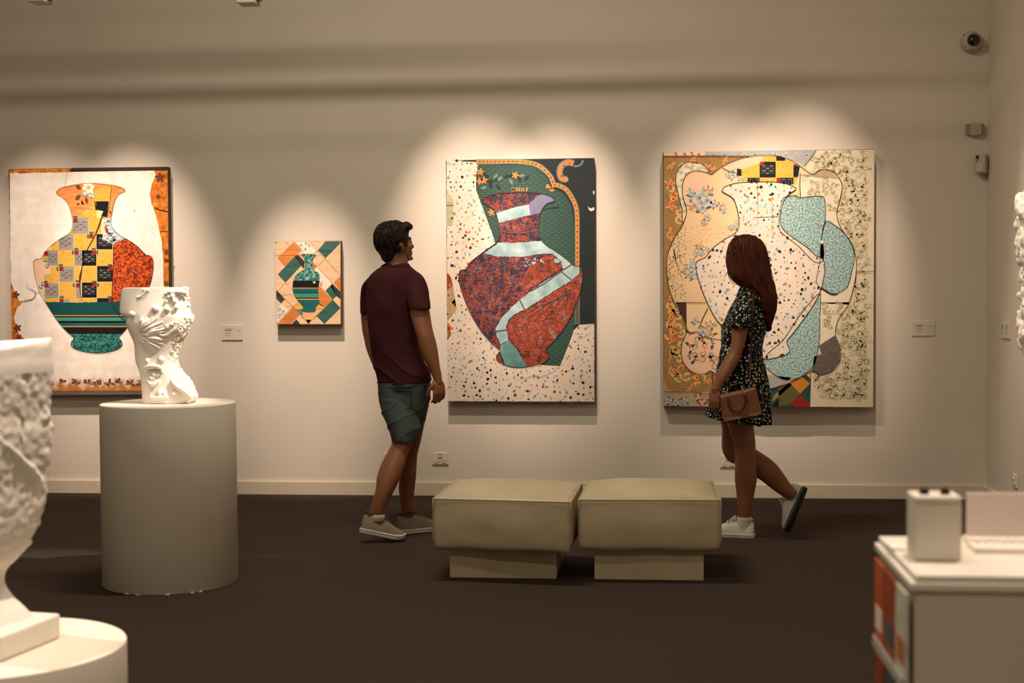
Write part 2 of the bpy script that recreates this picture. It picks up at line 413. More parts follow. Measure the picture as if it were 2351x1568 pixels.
class Motifs:
    """small printed marks gathered into one mesh"""
    def __init__(self, P, layer): self.P, self.y, self.v, self.f, self.mi, self.mats = P, P.yf-.0008*layer-.001, [], [], [], []
    def m(self, mat):
        if mat not in self.mats: self.mats.append(mat)
        return self.mats.index(mat)
    def poly(self, pts, mat, lift=0):
        k = len(self.v)
        for p in pts:
            q = self.P.w(p); self.v.append((q.x, self.y-lift*.00012, q.z))
        self.f.append(list(range(k, k+len(pts)))); self.mi.append(self.m(mat))
    def stroke(self, pts, wd, mat, lift=0, taper=False):
        n = len(pts); k = len(self.v); W = wd if isinstance(wd, (list, tuple)) else [wd*(math.sin(PI*(i+.6)/(n+.2)) if taper else 1) for i in range(n)]
        for i, p in enumerate(pts):
            a, b = pts[max(i-1, 0)], pts[min(i+1, n-1)]; dx, dy = b[0]-a[0], b[1]-a[1]; d = math.hypot(dx, dy) or 1
            for s in (-1, 1):
                q = self.P.w((p[0]-s*dy/d*W[i]/2, p[1]+s*dx/d*W[i]/2)); self.v.append((q.x, self.y-lift*.00012, q.z))
        for i in range(n-1):
            self.f.append([k+2*i, k+2*i+1, k+2*i+3, k+2*i+2]); self.mi.append(self.m(mat))
    def disc(self, c, r, mat, lift=0, n=9, sy=1.0, rot=0.0, wob=0.0):
        ps = []
        for i in range(n):
            t = 2*PI*i/n; rr = r*(1+random.uniform(-wob, wob)); x, y = rr*math.cos(t), rr*sy*math.sin(t)
            ps.append((c[0]+x*math.cos(rot)-y*math.sin(rot), c[1]+x*math.sin(rot)+y*math.cos(rot)))
        self.poly(ps, mat, lift)
    def leaf(self, c, ln, wd, rot, mat, lift=0):
        ps = []
        for i in range(9):
            t = i/8; ps.append((t*ln, wd*math.sin(PI*t)**.8/2))
        for i in range(7, 0, -1):
            t = i/8; ps.append((t*ln, -wd*math.sin(PI*t)**.8/2))
        self.poly([(c[0]+x*math.cos(rot)-y*math.sin(rot), c[1]+x*math.sin(rot)+y*math.cos(rot)) for x, y in ps], mat, lift)
    def rose(self, c, r, cols, lift=0):
        for i in range(6):
            t = 2*PI*i/6+c[0]; self.disc((c[0]+.55*r*math.cos(t), c[1]+.55*r*math.sin(t)), r*.55, cols[i % 2], lift+.2*i, 9, .8, t, .15)
        self.disc(c, r*.5, cols[2 % len(cols)], lift+2, 9, 1, 0, .12)
        self.disc((c[0]+.1*r, c[1]), r*.24, cols[-1], lift+3, 7)
    def curl(self, c, r, rot, flip, wd, mat, lift=0, turns=1.35):
        n = 16; ps = []
        for i in range(n):
            t = i/(n-1); a = rot+flip*t*turns*2*PI*.8; rr = r*(1-.78*t); ps.append((c[0]+rr*math.cos(a), c[1]+rr*math.sin(a)))
        self.stroke(ps, [wd*(.35+.9*math.sin(PI*min(1, .15+.85*i/(n-1)))) for i in range(n)], mat, lift)
    def build(self, name, label=None, kind='stuff'):
        if not self.f: return
        me = bpy.data.meshes.new(name); me.from_pydata(self.v, [], self.f); me.update()
        fl = [i for i, p in enumerate(me.polygons) if p.normal.y > 0]
        o = link(name, me, self.mats, self.P.e)
        bm = bmesh.new(); bm.from_mesh(me); bm.faces.ensure_lookup_table()
        for p, f in zip(self.mi, bm.faces): f.material_index = p
        for i in fl: bm.faces[i].normal_flip()
        bm.to_mesh(me); bm.free()
        if kind: o['kind'] = kind
        if label: o['label'] = label
        return o
def bbox(poly):
    xs = [p[0] for p in poly]; ys = [p[1] for p in poly]; return min(xs), min(ys), max(xs), max(ys)
def scatter(poly, step, jit=.45, seed=1, avoid=()):
    rs = random.Random(seed); x0, y0, x1, y1 = bbox(poly); y = y0
    while y < y1:
        x = x0
        while x < x1:
            p = (x+rs.uniform(-jit, jit)*step, y+rs.uniform(-jit, jit)*step)
            if inside(p, poly) and not any(inside(p, a) for a in avoid): yield p, rs
            x += step
        y += step
def rect(x0, y0, x1, y1): return [(x0, y0), (x1, y0), (x1, y1), (x0, y1)]

INK = plain('crack_ink', '2a1a12', 0.8)
INKG = plain('outline_grey', '4a3a30', 0.8)
PALEINK = plain('pale_crack', 'b8a898', 0.8)
BLACK = plain('black_lino', '17171a', 0.4, 0.3, .2, 30)
WEAVE = plain('weave_grey', '8d8a84', 0.6)
GREYL = plain('grey_lino', '8e8880', 0.55, 0.3, .1, 40)
WEAVED = plain('weave_dark_grey', '5b5650', 0.6)
YELLOW = squiggle('yellow_fleck_lino', 'd9a946', 'a87a2c', 120, .035)
RED = plain('red_lino', '8e1f22', 0.5)
TEALD = plain('dark_teal_lino', '0f4548', 0.45, 0.3, .08, 20)
TEALM = plain('mid_teal_lino', '1c5f60', 0.45, 0.3, .08, 20)
TEALG = plain('sea_green_lino', '3f8878', 0.45, 0.3, .06, 20)
GOLD = plain('gold_line', 'd99a3e', 0.5)
ORWOOD = woodgrain('orange_wood_lino', 'd86a2c', 'f2a05c', 0, 90)
ORSQ = squiggle('orange_squiggle_lino', 'cc5420', '6a2410', 48, .075)
TEALSQ = squiggle('teal_squiggle_lino', '3f8676', '11484a', 48, .09)
n = N('white_plaster_sheet', 0.6); f = n.noise(14, 5); g = n.noise(160, 2)
n.color(n.mix(n.math('GREATER_THAN', g, .73), n.ramp(f, [(0.35, L('e4d9cc')), (0.65, L('f1e9df'))]), L('cdbda9'))); WHITEP = n.m
n = N('orange_floral_lino', 0.5); f = n.noise(28, 6, None, .65); n.color(n.ramp(f, [(.3, L('8c4a16')), (.46, L('c06a1c')), (.6, L('dd8a34')), (.75, L('e9a44c'))])); ORFL = n.m
BROWNLEAF = plain('brown_leaf_print', '6e3a22', 0.6)
DKBROWN = plain('dark_brown_timber', '3a2a21', 0.6, 0.3, .2, 30)
TIMBER = plain('red_brown_timber', '5a2a1a', 0.6, 0.3, .2, 30)
CREAMF = plain('cream_flower', 'efe0c4', 0.6); SAGEF = plain('sage_flower', '8fa595', 0.6); PEACHF = plain('peach_print', 'd9b898', 0.6)
MAGM = plain('newsprint_blue', 'a9b4bd', 0.6, 0.3, .12, 120); MAGD = plain('newsprint_dark', '5d6f80', 0.6)
def squarepx(x, y, s): return rect(x, y, x+s, y+s)
def weave(M, x0, y0, x1, y1, mat, a=26):
    cx, cy = (x0+x1)/2, (y0+y1)/2; w, h = (x1-x0)*.7, (y1-y0)*.62
    for i in range(3):
        x = cx-w/2+w*(i+.5)/3
        M.stroke([(x-3, cy-h/2), (x-3, cy+h/2)], 2.4, mat); M.stroke([(x+4, cy-h/2+6), (x+4, cy+h/2-6)], 2.0, mat)
    for j in range(4):
        y = cy-h/2+h*(j+.5)/4; M.stroke([(cx-w/2-4, y), (cx+w/2+4, y)], 2.2, mat, 1)
    for i in range(3):
        for j in range(4):
            if (i+j) % 2: M.poly(squarepx(cx-w/2+w*(i+.5)/3-7, cy-h/2+h*(j+.5)/4-5, 13)[:4], BLACK if mat is WEAVE else GREYL, 2)

# ------------------------------------------------------------------ painting A: checked vase on white
A = Painting('vase_painting', 'collage painting of a checked orange and teal vase on torn white ground',
             [(57, 78), (1060, 62), (1075, 1500), (78, 1505)], .066, 0, 360, 2.75, DKBROWN)
VA = sm([(360,220),(375,205),(410,190),(500,172),(570,166),(660,172),(740,185),(788,205),(785,222),(750,240),(725,285),(712,340),(703,390),(705,430),(725,465),(765,500),(820,530),(870,565),(915,610),(925,620),(945,622),(965,640),(970,680),(965,740),(945,820),(900,920),(850,1010),(800,1085),(755,1135),(752,1142),(770,1165),(772,1190),(745,1215),(690,1232),(615,1240),(540,1232),(480,1215),(453,1195),(452,1170),(468,1148),(462,1138),(400,1080),(340,1000),(285,910),(250,850),(225,760),(213,680),(218,655),(235,645),(260,643),(280,610),(320,565),(370,525),(430,490),(452,465),(460,430),(458,390),(445,330),(425,285),(395,255),(365,238)], 3)
A.piece('floral_ground', [(60,80),(1058,66),(1073,1475),(80,1480)], ORFL, 0, label='orange floral linoleum showing through the torn ground')
A.piece('timber_strip', [(455,70),(1060,63),(1062,86),(435,95)], DKBROWN, 1)
A.piece('timber_strip', [(80,1478),(1074,1474),(1075,1500),(78,1505)], plain('scuffed_grey_edge', '6a5c50', .7, .2, .3, 60), 1)
WS = [(62,102),(88,104),(92,98),(130,106),(250,100),(430,98),(436,88),(975,86),(985,120),(962,165),(946,230),(955,290),(985,370),(1000,440),(1020,520),(1030,640),(1034,820),(1045,1100),(1050,1392),(700,1388),(300,1392),(82,1392),(80,1200),(180,1165),(130,1130),(100,1080),(90,1010),(110,950),(150,915),(120,910),(85,830),(70,790),(65,550)]
A.piece('white_ground', rough_edge(WS, 1.6, 14), WHITEP, 1, minus=[VA], label='white plaster sheet cut around the vase')
n = N('faded_white_to_floral', 0.6); f0 = n.noise(14, 5); f = n.noise(26, 5, None, .6); sp = n.n('ShaderNodeSeparateXYZ'); n.l(n.coord(), sp.inputs[0])
g = n.math('ADD', n.math('MULTIPLY', n.math('SUBTRACT', sp.outputs[2], 0.07), 7.5), n.math('MULTIPLY', f, 1.2))
wht = n.ramp(f0, [(0.35, L('e4d9cc')), (0.65, L('f1e9df'))])
n.color(n.mix(n.ramp(g, [(.45, (0, 0, 0, 1)), (.95, (1, 1, 1, 1))]), n.ramp(f, [(.3, L('a8642f')), (.7, L('c9884c'))]), wht)); FADE = n.m
A.piece('faded_border', [(80,1310),(1050,1310),(1052,1476),(80,1478)], FADE, 2.2, minus=[VA], label='white ground fading to orange leaves at the bottom')
FADEB = plain('faded_leaf_print', '8d6848', 0.6)
M = Motifs(A, 3.2)
for i in range(13):
    c = (110+i*72+random.uniform(-12, 12), 1432+random.uniform(-8, 8))
    for k in range(6): M.leaf((c[0]+random.uniform(-9, 9), c[1]+random.uniform(-5, 5)), random.uniform(20, 38), 14, -PI*(k/5)+random.uniform(-.35, .35), BROWNLEAF if (i+k) % 3 else FADEB, k*.2)
for c, r in (((1010,130),26),((1000,250),14),((1055,600),16),((1050,655),12),((110,1080),22),((100,870),20),((120,1140),18),((1050,800),14)):
    for k in range(5): M.leaf(c, r*1.3, r*.7, 2*PI*k/5+r, BROWNLEAF, k*.2)
M.stroke([(977,318),(1010,335),(1062,347)], 5, INK); M.stroke([(1038,640),(1070,660)], 4, INK); M.stroke([(1010,470),(1060,470)], 3, INK)
M.build('floral_print')
# vase contents
A.piece('check_ground', rect(200, 330, 730, 930), plain('tile_joint_cream', 'e6c88c', .6), 1, VA)
tiles = []
for (xs, ys, k) in ((( 462,560), (385,485), 'g'), ((563,640), (385,485), 'y'), ((370,465), (490,588), 'g'), ((468,560), (487,588), 'y'), ((300,368), (590,688), 'g'), ((371,468), (590,690), 'y'), ((471,530), (590,688), 'g'),
                    ((278,372), (692,792), 'y'), ((375,469), (692,790), 'g'), ((472,506), (692,790), 'y'), ((282,372), (796,893), 'g'), ((376,478), (794,892), 'y'), ((480,512), (796,893), 'g'), ((282,372), (895,915), 'y'), ((376,440), (897,915), 'g'), ((440,512), (895,915), 'y'),
                    ((255,300), (590,700), 'y'), ((322,368), (540,588), 'y'), ((562,612), (335,383), 'y'), ((420,465), (455,487), 'y'), ((462,562), (345,384), 'y'),
                    ((561,608), (487,586), 'y'), ((610,710), (488,584), 'b'), ((520,609), (590,687), 'b'), ((612,711), (588,688), 'y'), ((712,725), (480,588), 'y'), ((514,611), (690,792), 'y'), ((614,712), (690,788), 'b'), ((518,611), (794,889), 'b'), ((614,712), (791,891), 'y'), ((518,611), (893,917), 'y'), ((614,712), (893,917), 'b')):
    m = {'g': GREYL, 'y': YELLOW, 'b': BLACK}[k]
    A.piece('check_tile', rect(xs[0], ys[0], xs[1], ys[1]), m, 2, VA); tiles.append((xs, ys, k))
M = Motifs(A, 3)
for xs, ys, k in tiles:
    if k != 'y' and xs[1]-xs[0] > 50 and ys[1]-ys[0] > 60: weave(M, xs[0], ys[0], xs[1], ys[1], WEAVE if k == 'b' else WEAVED)
for x, y in ((464,388),(565,487),(470,590),(375,693),(282,797),(480,797),(376,895),(280,598),(583,590),(686,692),(587,796),(686,893)): M.poly(rect(x, y, x+26, y+26), RED, 2)
for x, y in ((464,374),(565,473),(470,576),(372,678),(580,576),(683,678),(276,783),(478,780),(584,783),(378,880),(683,880)): M.poly(rect(x, y, x+26, y+10), TEALM, 2)
for x, y in ((552,490),(456,592),(359,695),(462,797),(611,590),(616,797)): M.poly(rect(x, y, x+10, y+24), TEALM, 2)
M.build('tile_print')
A.piece('wood_neck', sm([(340,150),(800,150),(800,260),(690,390),(672,386),(660,360),(655,332),(600,332),(540,338),(500,372),(440,380),(400,300)], 3), ORWOOD, 2.6, VA, label='orange wood-grain neck of the vase')
A.piece('yellow_shard', sm([(585,330),(590,260),(610,215),(650,190),(705,180),(706,200),(690,300),(672,380),(645,378),(655,335),(610,332)], 3), YELLOW, 3.6, VA)
A.piece('black_shard', [(608,281),(688,281),(678,380),(640,376),(655,340),(608,332)], BLACK, 4.6, VA)
A.piece('orange_squiggle_shard', rough_edge([(722,545),(800,505),(990,500),(990,930),(708,925),(712,780),(716,590)], 1.5, 12), ORSQ, 2.6, VA, label='orange squiggle linoleum shard')
A.piece('newsprint_shard', [(660,392),(700,385),(705,430),(725,465),(795,515),(715,553),(650,520),(648,450)], MAGM, 3.6, VA)
A.piece('peach_shard', [(205,640),(280,640),(300,690),(322,688),(320,740),(282,752),(280,880),(225,800)], PEACHF, 3.6, VA)
A.piece('dark_teal_band', rough_edge([(250,916),(520,920),(700,915),(1000,905),(1000,1000),(250,1000)], 1.2, 14), TEALD, 3.6, VA)
A.piece('gold_band', rect(250, 1000, 1000, 1005), GOLD, 3.8, VA)
A.piece('dark_teal_band', rect(250, 1005, 1000, 1014), BLACK, 3.6, VA)
A.piece('sea_green_band', rect(250, 1014, 1000, 1036), TEALG, 3.6, VA)
A.piece('black_band', rect(250, 1036, 1000, 1050), BLACK, 3.6, VA)
A.piece('mid_teal_band', rect(250, 1050, 1000, 1070), TEALM, 3.6, VA)
A.piece('gold_band', rect(250, 1070, 1000, 1075), GOLD, 3.8, VA)
A.piece('black_band', rect(250, 1075, 1000, 1118), BLACK, 3.6, VA)
A.piece('squiggle_foot', rect(250, 1118, 1000, 1260), TEALSQ, 3.6, VA, label='teal squiggle foot of the vase')
M = Motifs(A, 6)
M.rose((560,195), 36, [CREAMF, CREAMF, PEACHF, GOLD]); M.rose((540,230), 20, [SAGEF, SAGEF, CREAMF, SAGEF]); M.rose((580,240), 18, [SAGEF, CREAMF, SAGEF, SAGEF])
for c, l, w_, r in (((515,200),40,24,2.6+1),((510,240),44,24,2.4),((545,255),40,22,1.4),((520,270),34,12,1.6),((505,295),22,11,2.9),((515,285),26,11,.6),((690,340),22,10,.8)): M.leaf(c, l, w_, r, BROWNLEAF)
NEWS = [(662,398),(698,392),(703,432),(722,468),(780,512),(716,545),(656,515),(654,450)]
for i in range(70): 
    c = (random.uniform(655,770), random.uniform(400,540)); (inside(c, NEWS) and inside((c[0]+14, c[1]-8), VA)) and M.poly([(c[0]+x, c[1]+y) for x, y in ((-12,-5),(11,-7),(12,5),(-11,7))], MAGD if i % 4 == 0 else CREAMF if i % 3 == 0 else MAGM, i % 5)
M.poly([(662,442),(676,436),(688,474),(672,484)], ORSQ, 8)
for c in ((285,650),(300,690),(262,820),(275,800)): M.rose(c, 12, [SAGEF, TEALM, CREAMF, RED])
M.build('vase_print')
M = Motifs(A, 7)
M.stroke(VA+VA[:1], 2.2, INKG)
M.stroke([(662,345),(640,395),(625,440),(600,500),(560,570),(535,620),(520,690),(508,760),(505,800),(508,850),(520,915)], [3,6,7,4,4,4,4,12,5,4,3], INK)
M.stroke([(708,920),(722,955),(748,990),(770,1020),(800,1033)], 4, INK); M.stroke([(718,560),(716,700),(712,790),(708,915)], 3, INK)
M.stroke([(600,280),(608,332)], 6, BLACK); M.stroke([(690,190),(706,183),(695,290),(675,385)], 2, INK)
M.stroke([(172,790),(180,830),(205,840),(228,858),(222,885),(200,902),(150,912)], [1,2,3,3,4,5,4], INK); M.stroke([(228,860),(258,855)], 2, INK); M.stroke([(410,190),(418,150),(428,92)], 1.6, PALEINK)
M.stroke([(310,1290),(326,1265)], 2, INK); M.disc((850,335), 4, PEACHF)
M.build('cracks', 'dark cracks and outlines')

# ------------------------------------------------------------------ painting B: small diagonal tiles
B = Painting('tile_vase_painting', 'small collage painting of a teal banded vase on diagonal wooden tiles', [(128, 137), (1000, 131), (1002, 1247), (147, 1247)], .064, 610, 530, 5.81, TIMBER)
BCRE = woodgrain('cream_plank', 'd8ae86', 'e8c6a2', .78, 40); BOR = woodgrain('orange_plank', 'b96a2e', 'd98a48', -.78, 40); BGR = woodgrain('green_plank', '2b4f48', '416a60', -.78, 40)
BDK = woodgrain('charcoal_plank', '26241f', '45403a', .78, 40); BWH = plain('white_floral_paper', 'e8d6c2', .6, .3, .05, 30); BYE = woodgrain('yellow_plank', 'd99a3a', 'eab45c', 1.5, 60); BPE = woodgrain('peach_plank', 'd8a268', 'e8bc84', 1.5, 60)
BTQ = squiggle('teal_pale_squiggle_lino', '86ad9d', '1f625c', 44, .10)
B.piece('cream_ground', [(130,139),(998,133),(1000,1245),(148,1245)], BCRE, 0)
for nm, pts, m in (('orange_tile', [(160,357),(375,150),(475,258),(262,470)], BOR), ('green_tile', [(162,580),(385,348),(475,462),(265,690)], BGR), ('charcoal_tile', [(385,345),(430,318),(522,410),(510,510)], BDK), ('green_tile', [(698,257),(800,140),(990,137),(990,170),(800,362)], BGR),
    ('orange_tile', [(620,410),(685,470),(645,525),(620,500)], BOR), ('white_tile', [(640,520),(690,480),(890,700),(800,800),(700,700),(700,560)], BWH), ('white_tile', [(385,150),(580,139),(690,255),(640,310),(525,310)], BWH), ('orange_tile', [(905,690),(997,605),(998,800)], BOR),
    ('charcoal_tile', [(890,705),(998,810),(998,910),(945,870),(870,745)], BDK), ('green_tile', [(800,800),(885,715),(945,865),(895,920)], BGR), ('orange_tile', [(690,710),(890,918),(780,1025),(690,960)], BOR), ('green_tile', [(895,920),(997,1030),(783,1240),(680,1135)], BGR),
    ('orange_tile', [(152,1240),(370,1015),(460,1110),(330,1244)], BOR), ('charcoal_tile', [(350,1243),(410,1180),(460,1243)], BDK), ('charcoal_tile', [(143,790),(255,910),(205,965),(143,905)], BDK), ('white_tile', [(146,1025),(205,965),(300,1065),(152,1230)], BWH),
    ('yellow_tile', [(370,1010),(440,945),(510,1010),(510,1045),(390,1045)], BYE), ('striped_tile', [(400,1045),(500,1045),(490,1140)], TEALG), ('peach_tile', [(490,1040),(760,1040),(680,1130),(570,1240),(490,1150)], BPE), ('orange_tile', [(655,1045),(720,965),(780,1025),(740,1045)], BYE), ('yellow_tile', [(535,1185),(610,1185),(570,1238)], BYE), ('charcoal_tile', [(132,150),(158,148),(132,170)], BDK)):
    B.piece(nm, pts, m, 1)
VB = sm([(478,325),(510,312),(570,308),(640,312),(672,325),(650,345),(630,380),(625,440),(635,505),(660,540),(715,570),(718,680),(700,760),(705,880),(718,960),(680,1000),(665,1030),(672,1060),(640,1080),(580,1085),(520,1080),(498,1060),(505,1030),(480,985),(430,930),(385,860),(362,780),(365,700),(380,640),(420,580),(480,540),(515,515),(528,460),(522,390),(505,350)], 3)
for nm, y0, y1, m in (('squiggle_band', 290, 665, BTQ), ('black_band', 665, 758, BLACK), ('gold_band', 758, 768, GOLD), ('mid_teal_band', 768, 812, TEALM), ('black_band', 812, 820, BLACK), ('mid_teal_band', 820, 840, TEALM), ('sea_green_band', 840, 890, TEALG), ('black_band', 890, 905, BLACK), ('gold_band', 905, 918, GOLD), ('teal_foot', 918, 1100, TEALM)):
    B.piece(nm, rect(340, y0, 740, y1), m, 2, VB)
M = Motifs(B, 3.2); M.stroke(VB+VB[:1], 3, INKG)
for a, b in (((390,150),(480,250)),((580,139),(1000,600)),((695,470),(800,362)),((262,470),(165,360)),((265,690),(170,790)),((265,690),(365,790)),((143,790),(370,1015)),((370,1015),(440,945)),((300,1065),(370,1010)),((460,1110),(570,1240)),((570,1240),(890,918)),((690,480),(890,700)),((890,918),(1000,1030)),((143,1025),(265,905)),((430,318),(520,310)),((800,800),(890,700)),((130,328),(800,325)),((145,850),(370,848)),((640,305),(700,255)),((310,190),(265,140))): M.stroke([a, b], 2.5, INKG)
M.rose((650,686), 16, [CREAMF, CREAMF, SAGEF, CREAMF]); M.rose((745,690), 14, [RED, PEACHF, CREAMF, RED])
for c in ((470,190),(540,160),(580,190),(530,240),(740,715)): M.rose(c, 17, [SAGEF, CREAMF, WEAVED, SAGEF])
for c in ((190,1050),(240,1080),(190,1130)): M.curl(c, 30, c[0], 1, 9, SAGEF)
M.build('tile_joints')

# ------------------------------------------------------------------ painting C: aerial city vase
Cc = Painting('city_vase_painting', 'tall collage painting of a vase filled with an aerial red city and river', [(62, 70), (938, 60), (940, 1498), (70, 1495)], .072, 1000, 340, 2.57, DKBROWN)
n = N('terrazzo_ground', 0.5); f = n.noise(300, 2); g = n.noise(9, 3); n.color(n.mix(n.math('GREATER_THAN', f, .66), n.ramp(g, [(.3, L('c9baa8')), (.7, L('d4c6b5'))]), L('e2d7ca'))); TERR = n.m
CHIPS = [plain('chip_black', '1c1a19', .4), plain('chip_black2', '2a2723', .4), plain('chip_rust', 'b06a2c', .4), plain('chip_slate', '6f8d94', .4), plain('chip_ochre', 'cf9a4a', .4), plain('chip_slate2', '86a3a8', .4)]
def terrazzo(P, poly, layer, step, size, seed, avoid=()):
    M = Motifs(P, layer)
    for (p, rs) in scatter(poly, step, .5, seed, avoid):
        k = rs.choice([0, 0, 1, 2, 2, 3, 3, 4, 5]); r = size*rs.choice([.35, .45, .6, .8, 1.0]); n_ = rs.choice([5, 6, 6, 7])
        a0 = rs.uniform(0, 6); asp = rs.uniform(.55, .9); ro = rs.uniform(0, 3)
        ps = []
        for i in range(n_):
            t = a0+2*PI*i/n_; x, y = r*math.cos(t)*rs.uniform(.75, 1.1), r*asp*math.sin(t)*rs.uniform(.75, 1.1)
            ps.append((p[0]+x*math.cos(ro)-y*math.sin(ro), p[1]+x*math.sin(ro)+y*math.cos(ro)))
        M.poly(ps, CHIPS[k], rs.randint(0, 3))
    M.build('terrazzo_chips', 'black, rust and slate terrazzo chips')
CHAR = plain('charcoal_lino', '23282a', .45, .3, .12, 12)
n = N('green_basket_lino', .5)
br = n.n('ShaderNodeTexBrick'); br.offset = .5; br.inputs['Scale'].default_value = 21; br.inputs['Mortar Size'].default_value = .16; br.inputs['Brick Width'].default_value = .7; br.inputs['Row Height'].default_value = .34
n.l(n.coord((1, 1, 1), (PI/2, 0, .0)), br.inputs['Vector'])
for k, c in (('Color1', '5d7d6e'), ('Color2', '527061'), ('Mortar', '2b453d')): br.inputs[k].default_value = L(c)
mp = [x for x in n.t.nodes if x.bl_idname == 'ShaderNodeMapping'][-1]; mp.inputs['Rotation'].default_value = (PI/2, .75, 0)
n.color(br.outputs['Color']); GRN = n.m
Cc.piece('charcoal_ground', [(64,72),(936,62),(938,1496),(72,1493)], CHAR, 0)
VC = sm([(278,310),(300,290),(360,270),(450,263),(540,262),(620,268),(680,285),(700,305),(690,318),(655,330),(625,370),(612,420),(608,490),(615,530),(650,570),(710,610),(760,645),(800,680),(825,697),(850,695),(866,715),(865,790),(845,880),(800,990),(740,1090),(690,1145),(655,1185),(650,1200),(665,1215),(665,1240),(640,1265),(600,1278),(520,1292),(450,1290),(400,1275),(365,1255),(360,1225),(375,1205),(380,1195),(330,1150),(270,1080),(215,990),(175,900),(145,810),(137,760),(145,725),(175,715),(185,710),(200,680),(240,645),(300,600),(350,565),(375,530),(378,480),(365,410),(350,370),(320,345),(285,325)], 3)
Cc.piece('green_ground', sm([(232,100),(400,100),(540,100),(620,130),(665,190),(690,240),(745,260),(790,320),(812,400),(818,560),(818,800),(818,1040),(790,1150),(735,1287),(600,1292),(350,1290),(350,900),(350,560),(330,490),(285,370),(242,260),(250,150)], 2), GRN, 1, label='green basket-weave linoleum behind the vase')
TPOLY = [(64,72),(155,74),(160,80),(235,82),(250,100),(240,170),(240,250),(285,370),(330,490),(352,560),(420,700),(420,1100),(450,1270),(735,1287),(790,1150),(815,1075),(850,1042),(936,1036),(938,1496),(72,1493)]
Cc.piece('terrazzo_ground', rough_edge(TPOLY, 1, 25), TERR, 2, label='cream terrazzo ground')
terrazzo(Cc, TPOLY, 3, 30, 10.5, 11, [VC])
for nm, pts, m in (('green_striped_scrap', [(64,292),(95,290),(106,315),(103,430),(98,458),(64,460)], woodgrain('green_stripe_paper', '8d8f70', 'b9b690', 1.57, 120)), ('red_scrap', [(68,735),(90,760),(103,810),(68,840)], plain('rust_scrap', '8a3a22', .6, .3, .2, 40)), ('tan_scrap', [(68,842),(103,812),(125,950),(70,1022)], plain('tan_scrap', 'a98a64', .6, .3, .12, 30)), ('charcoal_scrap', [(95,910),(115,890),(122,940)], CHAR), ('orange_scrap', rough_edge([(70,1025),(90,1050),(88,1110),(70,1135)], 2, 8), ORSQ)):
    Cc.piece(nm, pts, m, 3)
M = Motifs(Cc, 3); M.stroke([(64,340),(106,338)], 5, RED, 3)
BAND = plain('orange_border', 'c9793a', .5, .3, .1, 30); BANDD = plain('border_dark_brown', '5d4a38', .6, .3, .15, 30); BGREY = plain('border_grey_green', '5f7568', .6); ORNT = plain('ornament_slate', '5a7478', .6)
bnd = [(v.x, v.y) for v in catmull([(p[0], p[1], 0) for p in [(240,82),(350,81),(480,80),(560,88),(612,106),(652,138),(682,174),(698,212),(730,222),(772,246),(804,292),(826,340),(835,400),(836,560),(836,700)]], 5)]
M.stroke(bnd, 30, BGREY, 0); M.stroke(bnd, 20, BAND, 2)
M.stroke([(836,700),(836,850),(836,1042)], 30, BGREY, 0); M.stroke([(836,700),(836,850),(836,1042)], 19, BANDD, 2)  # lower stretch of the border is a darker brown
acc = 0
for a, b in zip(bnd, bnd[1:]):
    acc += math.dist(a, b)
    if acc > 21: M.disc(b, 4.2, INK, 4, 7); acc = 0
for c in ((662,226),(686,246)): M.disc(c, 13, BAND, 3, 10)
M.stroke([(698,212),(690,235),(670,235)], 14, BAND, 3)
cshape = [(v.x, v.y) for v in catmull([(p[0], p[1], 0) for p in [(815,92),(790,84),(760,92),(738,115),(733,150),(745,180),(775,185)]], 4)]
M.stroke(cshape, [26,34,40,44,44,40,30]*4 if False else 40, ORNT, 1); M.stroke(cshape, 24, BAND, 3); M.disc((770,186), 15, BAND, 4, 10); M.disc((800,92), 14, BAND, 4, 10); M.disc((755,140), 5, INK, 6); M.disc((745,165), 5, INK, 6); M.disc((760,105), 5, INK, 6); M.disc((790,92), 4, INK, 6)
M.stroke([(v.x, v.y) for v in catmull([(815,108,0),(845,105,0),(865,88,0),(868,70,0)], 4)], 12, ORNT, 1)
for c in ((265,140),(285,190),(262,195),(470,160),(330,380)):
    for k in range(5): M.leaf(c, 24, 12, 2*PI*k/5+c[0], BAND, 1+.2*k)
for i in range(14):
    c = (random.uniform(300,560), random.uniform(150,235)); M.leaf(c, 40, 18, random.uniform(0, 6), CHAR if i % 3 else BGREY, .1*i)
for i in range(7): M.leaf((450+i*14, 258), 30, 10, -PI/2+random.uniform(-.5, .5), BAND, 2)
M.poly([(928,255),(937,250),(937,278),(930,270)], TERR, 2)
M.poly([(897,340),(905,352),(920,355),(937,348),(937,365),(920,374),(905,366)], TERR, 2)
M.stroke([(730,350),(690,352),(640,362)], 4, CHAR, 2)
M.build('border_ornament', 'orange beaded border and scroll ornament')
def city(name, cols, scale, rot, dark):
    n = N(name, .5); d = n.noise(5, 3); e_ = n.noise(120, 2)
    def cells(sc, rnd, sx, sz):
        x = n.n('ShaderNodeTexVoronoi'); x.distance = 'CHEBYCHEV'; x.inputs['Scale'].default_value = sc; x.inputs['Randomness'].default_value = rnd
        n.l(n.coord((sx, .0, sz), (0, rot, 0)), x.inputs['Vector']); s_ = n.n('ShaderNodeSeparateColor'); n.l(x.outputs['Color'], s_.inputs[0]); return s_.outputs[0]
    k = n.math('ADD', n.math('MULTIPLY', cells(scale, .6, .8, 1.3), .45), n.math('MULTIPLY', cells(scale*.33, .3, 1.2, .7), .35))
    k = n.math('ADD', k, n.math('MULTIPLY', n.math('SUBTRACT', d, .5), .8)); k = n.math('ADD', k, n.math('MULTIPLY', n.math('SUBTRACT', e_, .5), .25)); k = n.math('ADD', k, dark)
    n.color(n.ramp(k, [(i/len(cols), L(c)) for i, c in enumerate(cols)], True)); return n.m
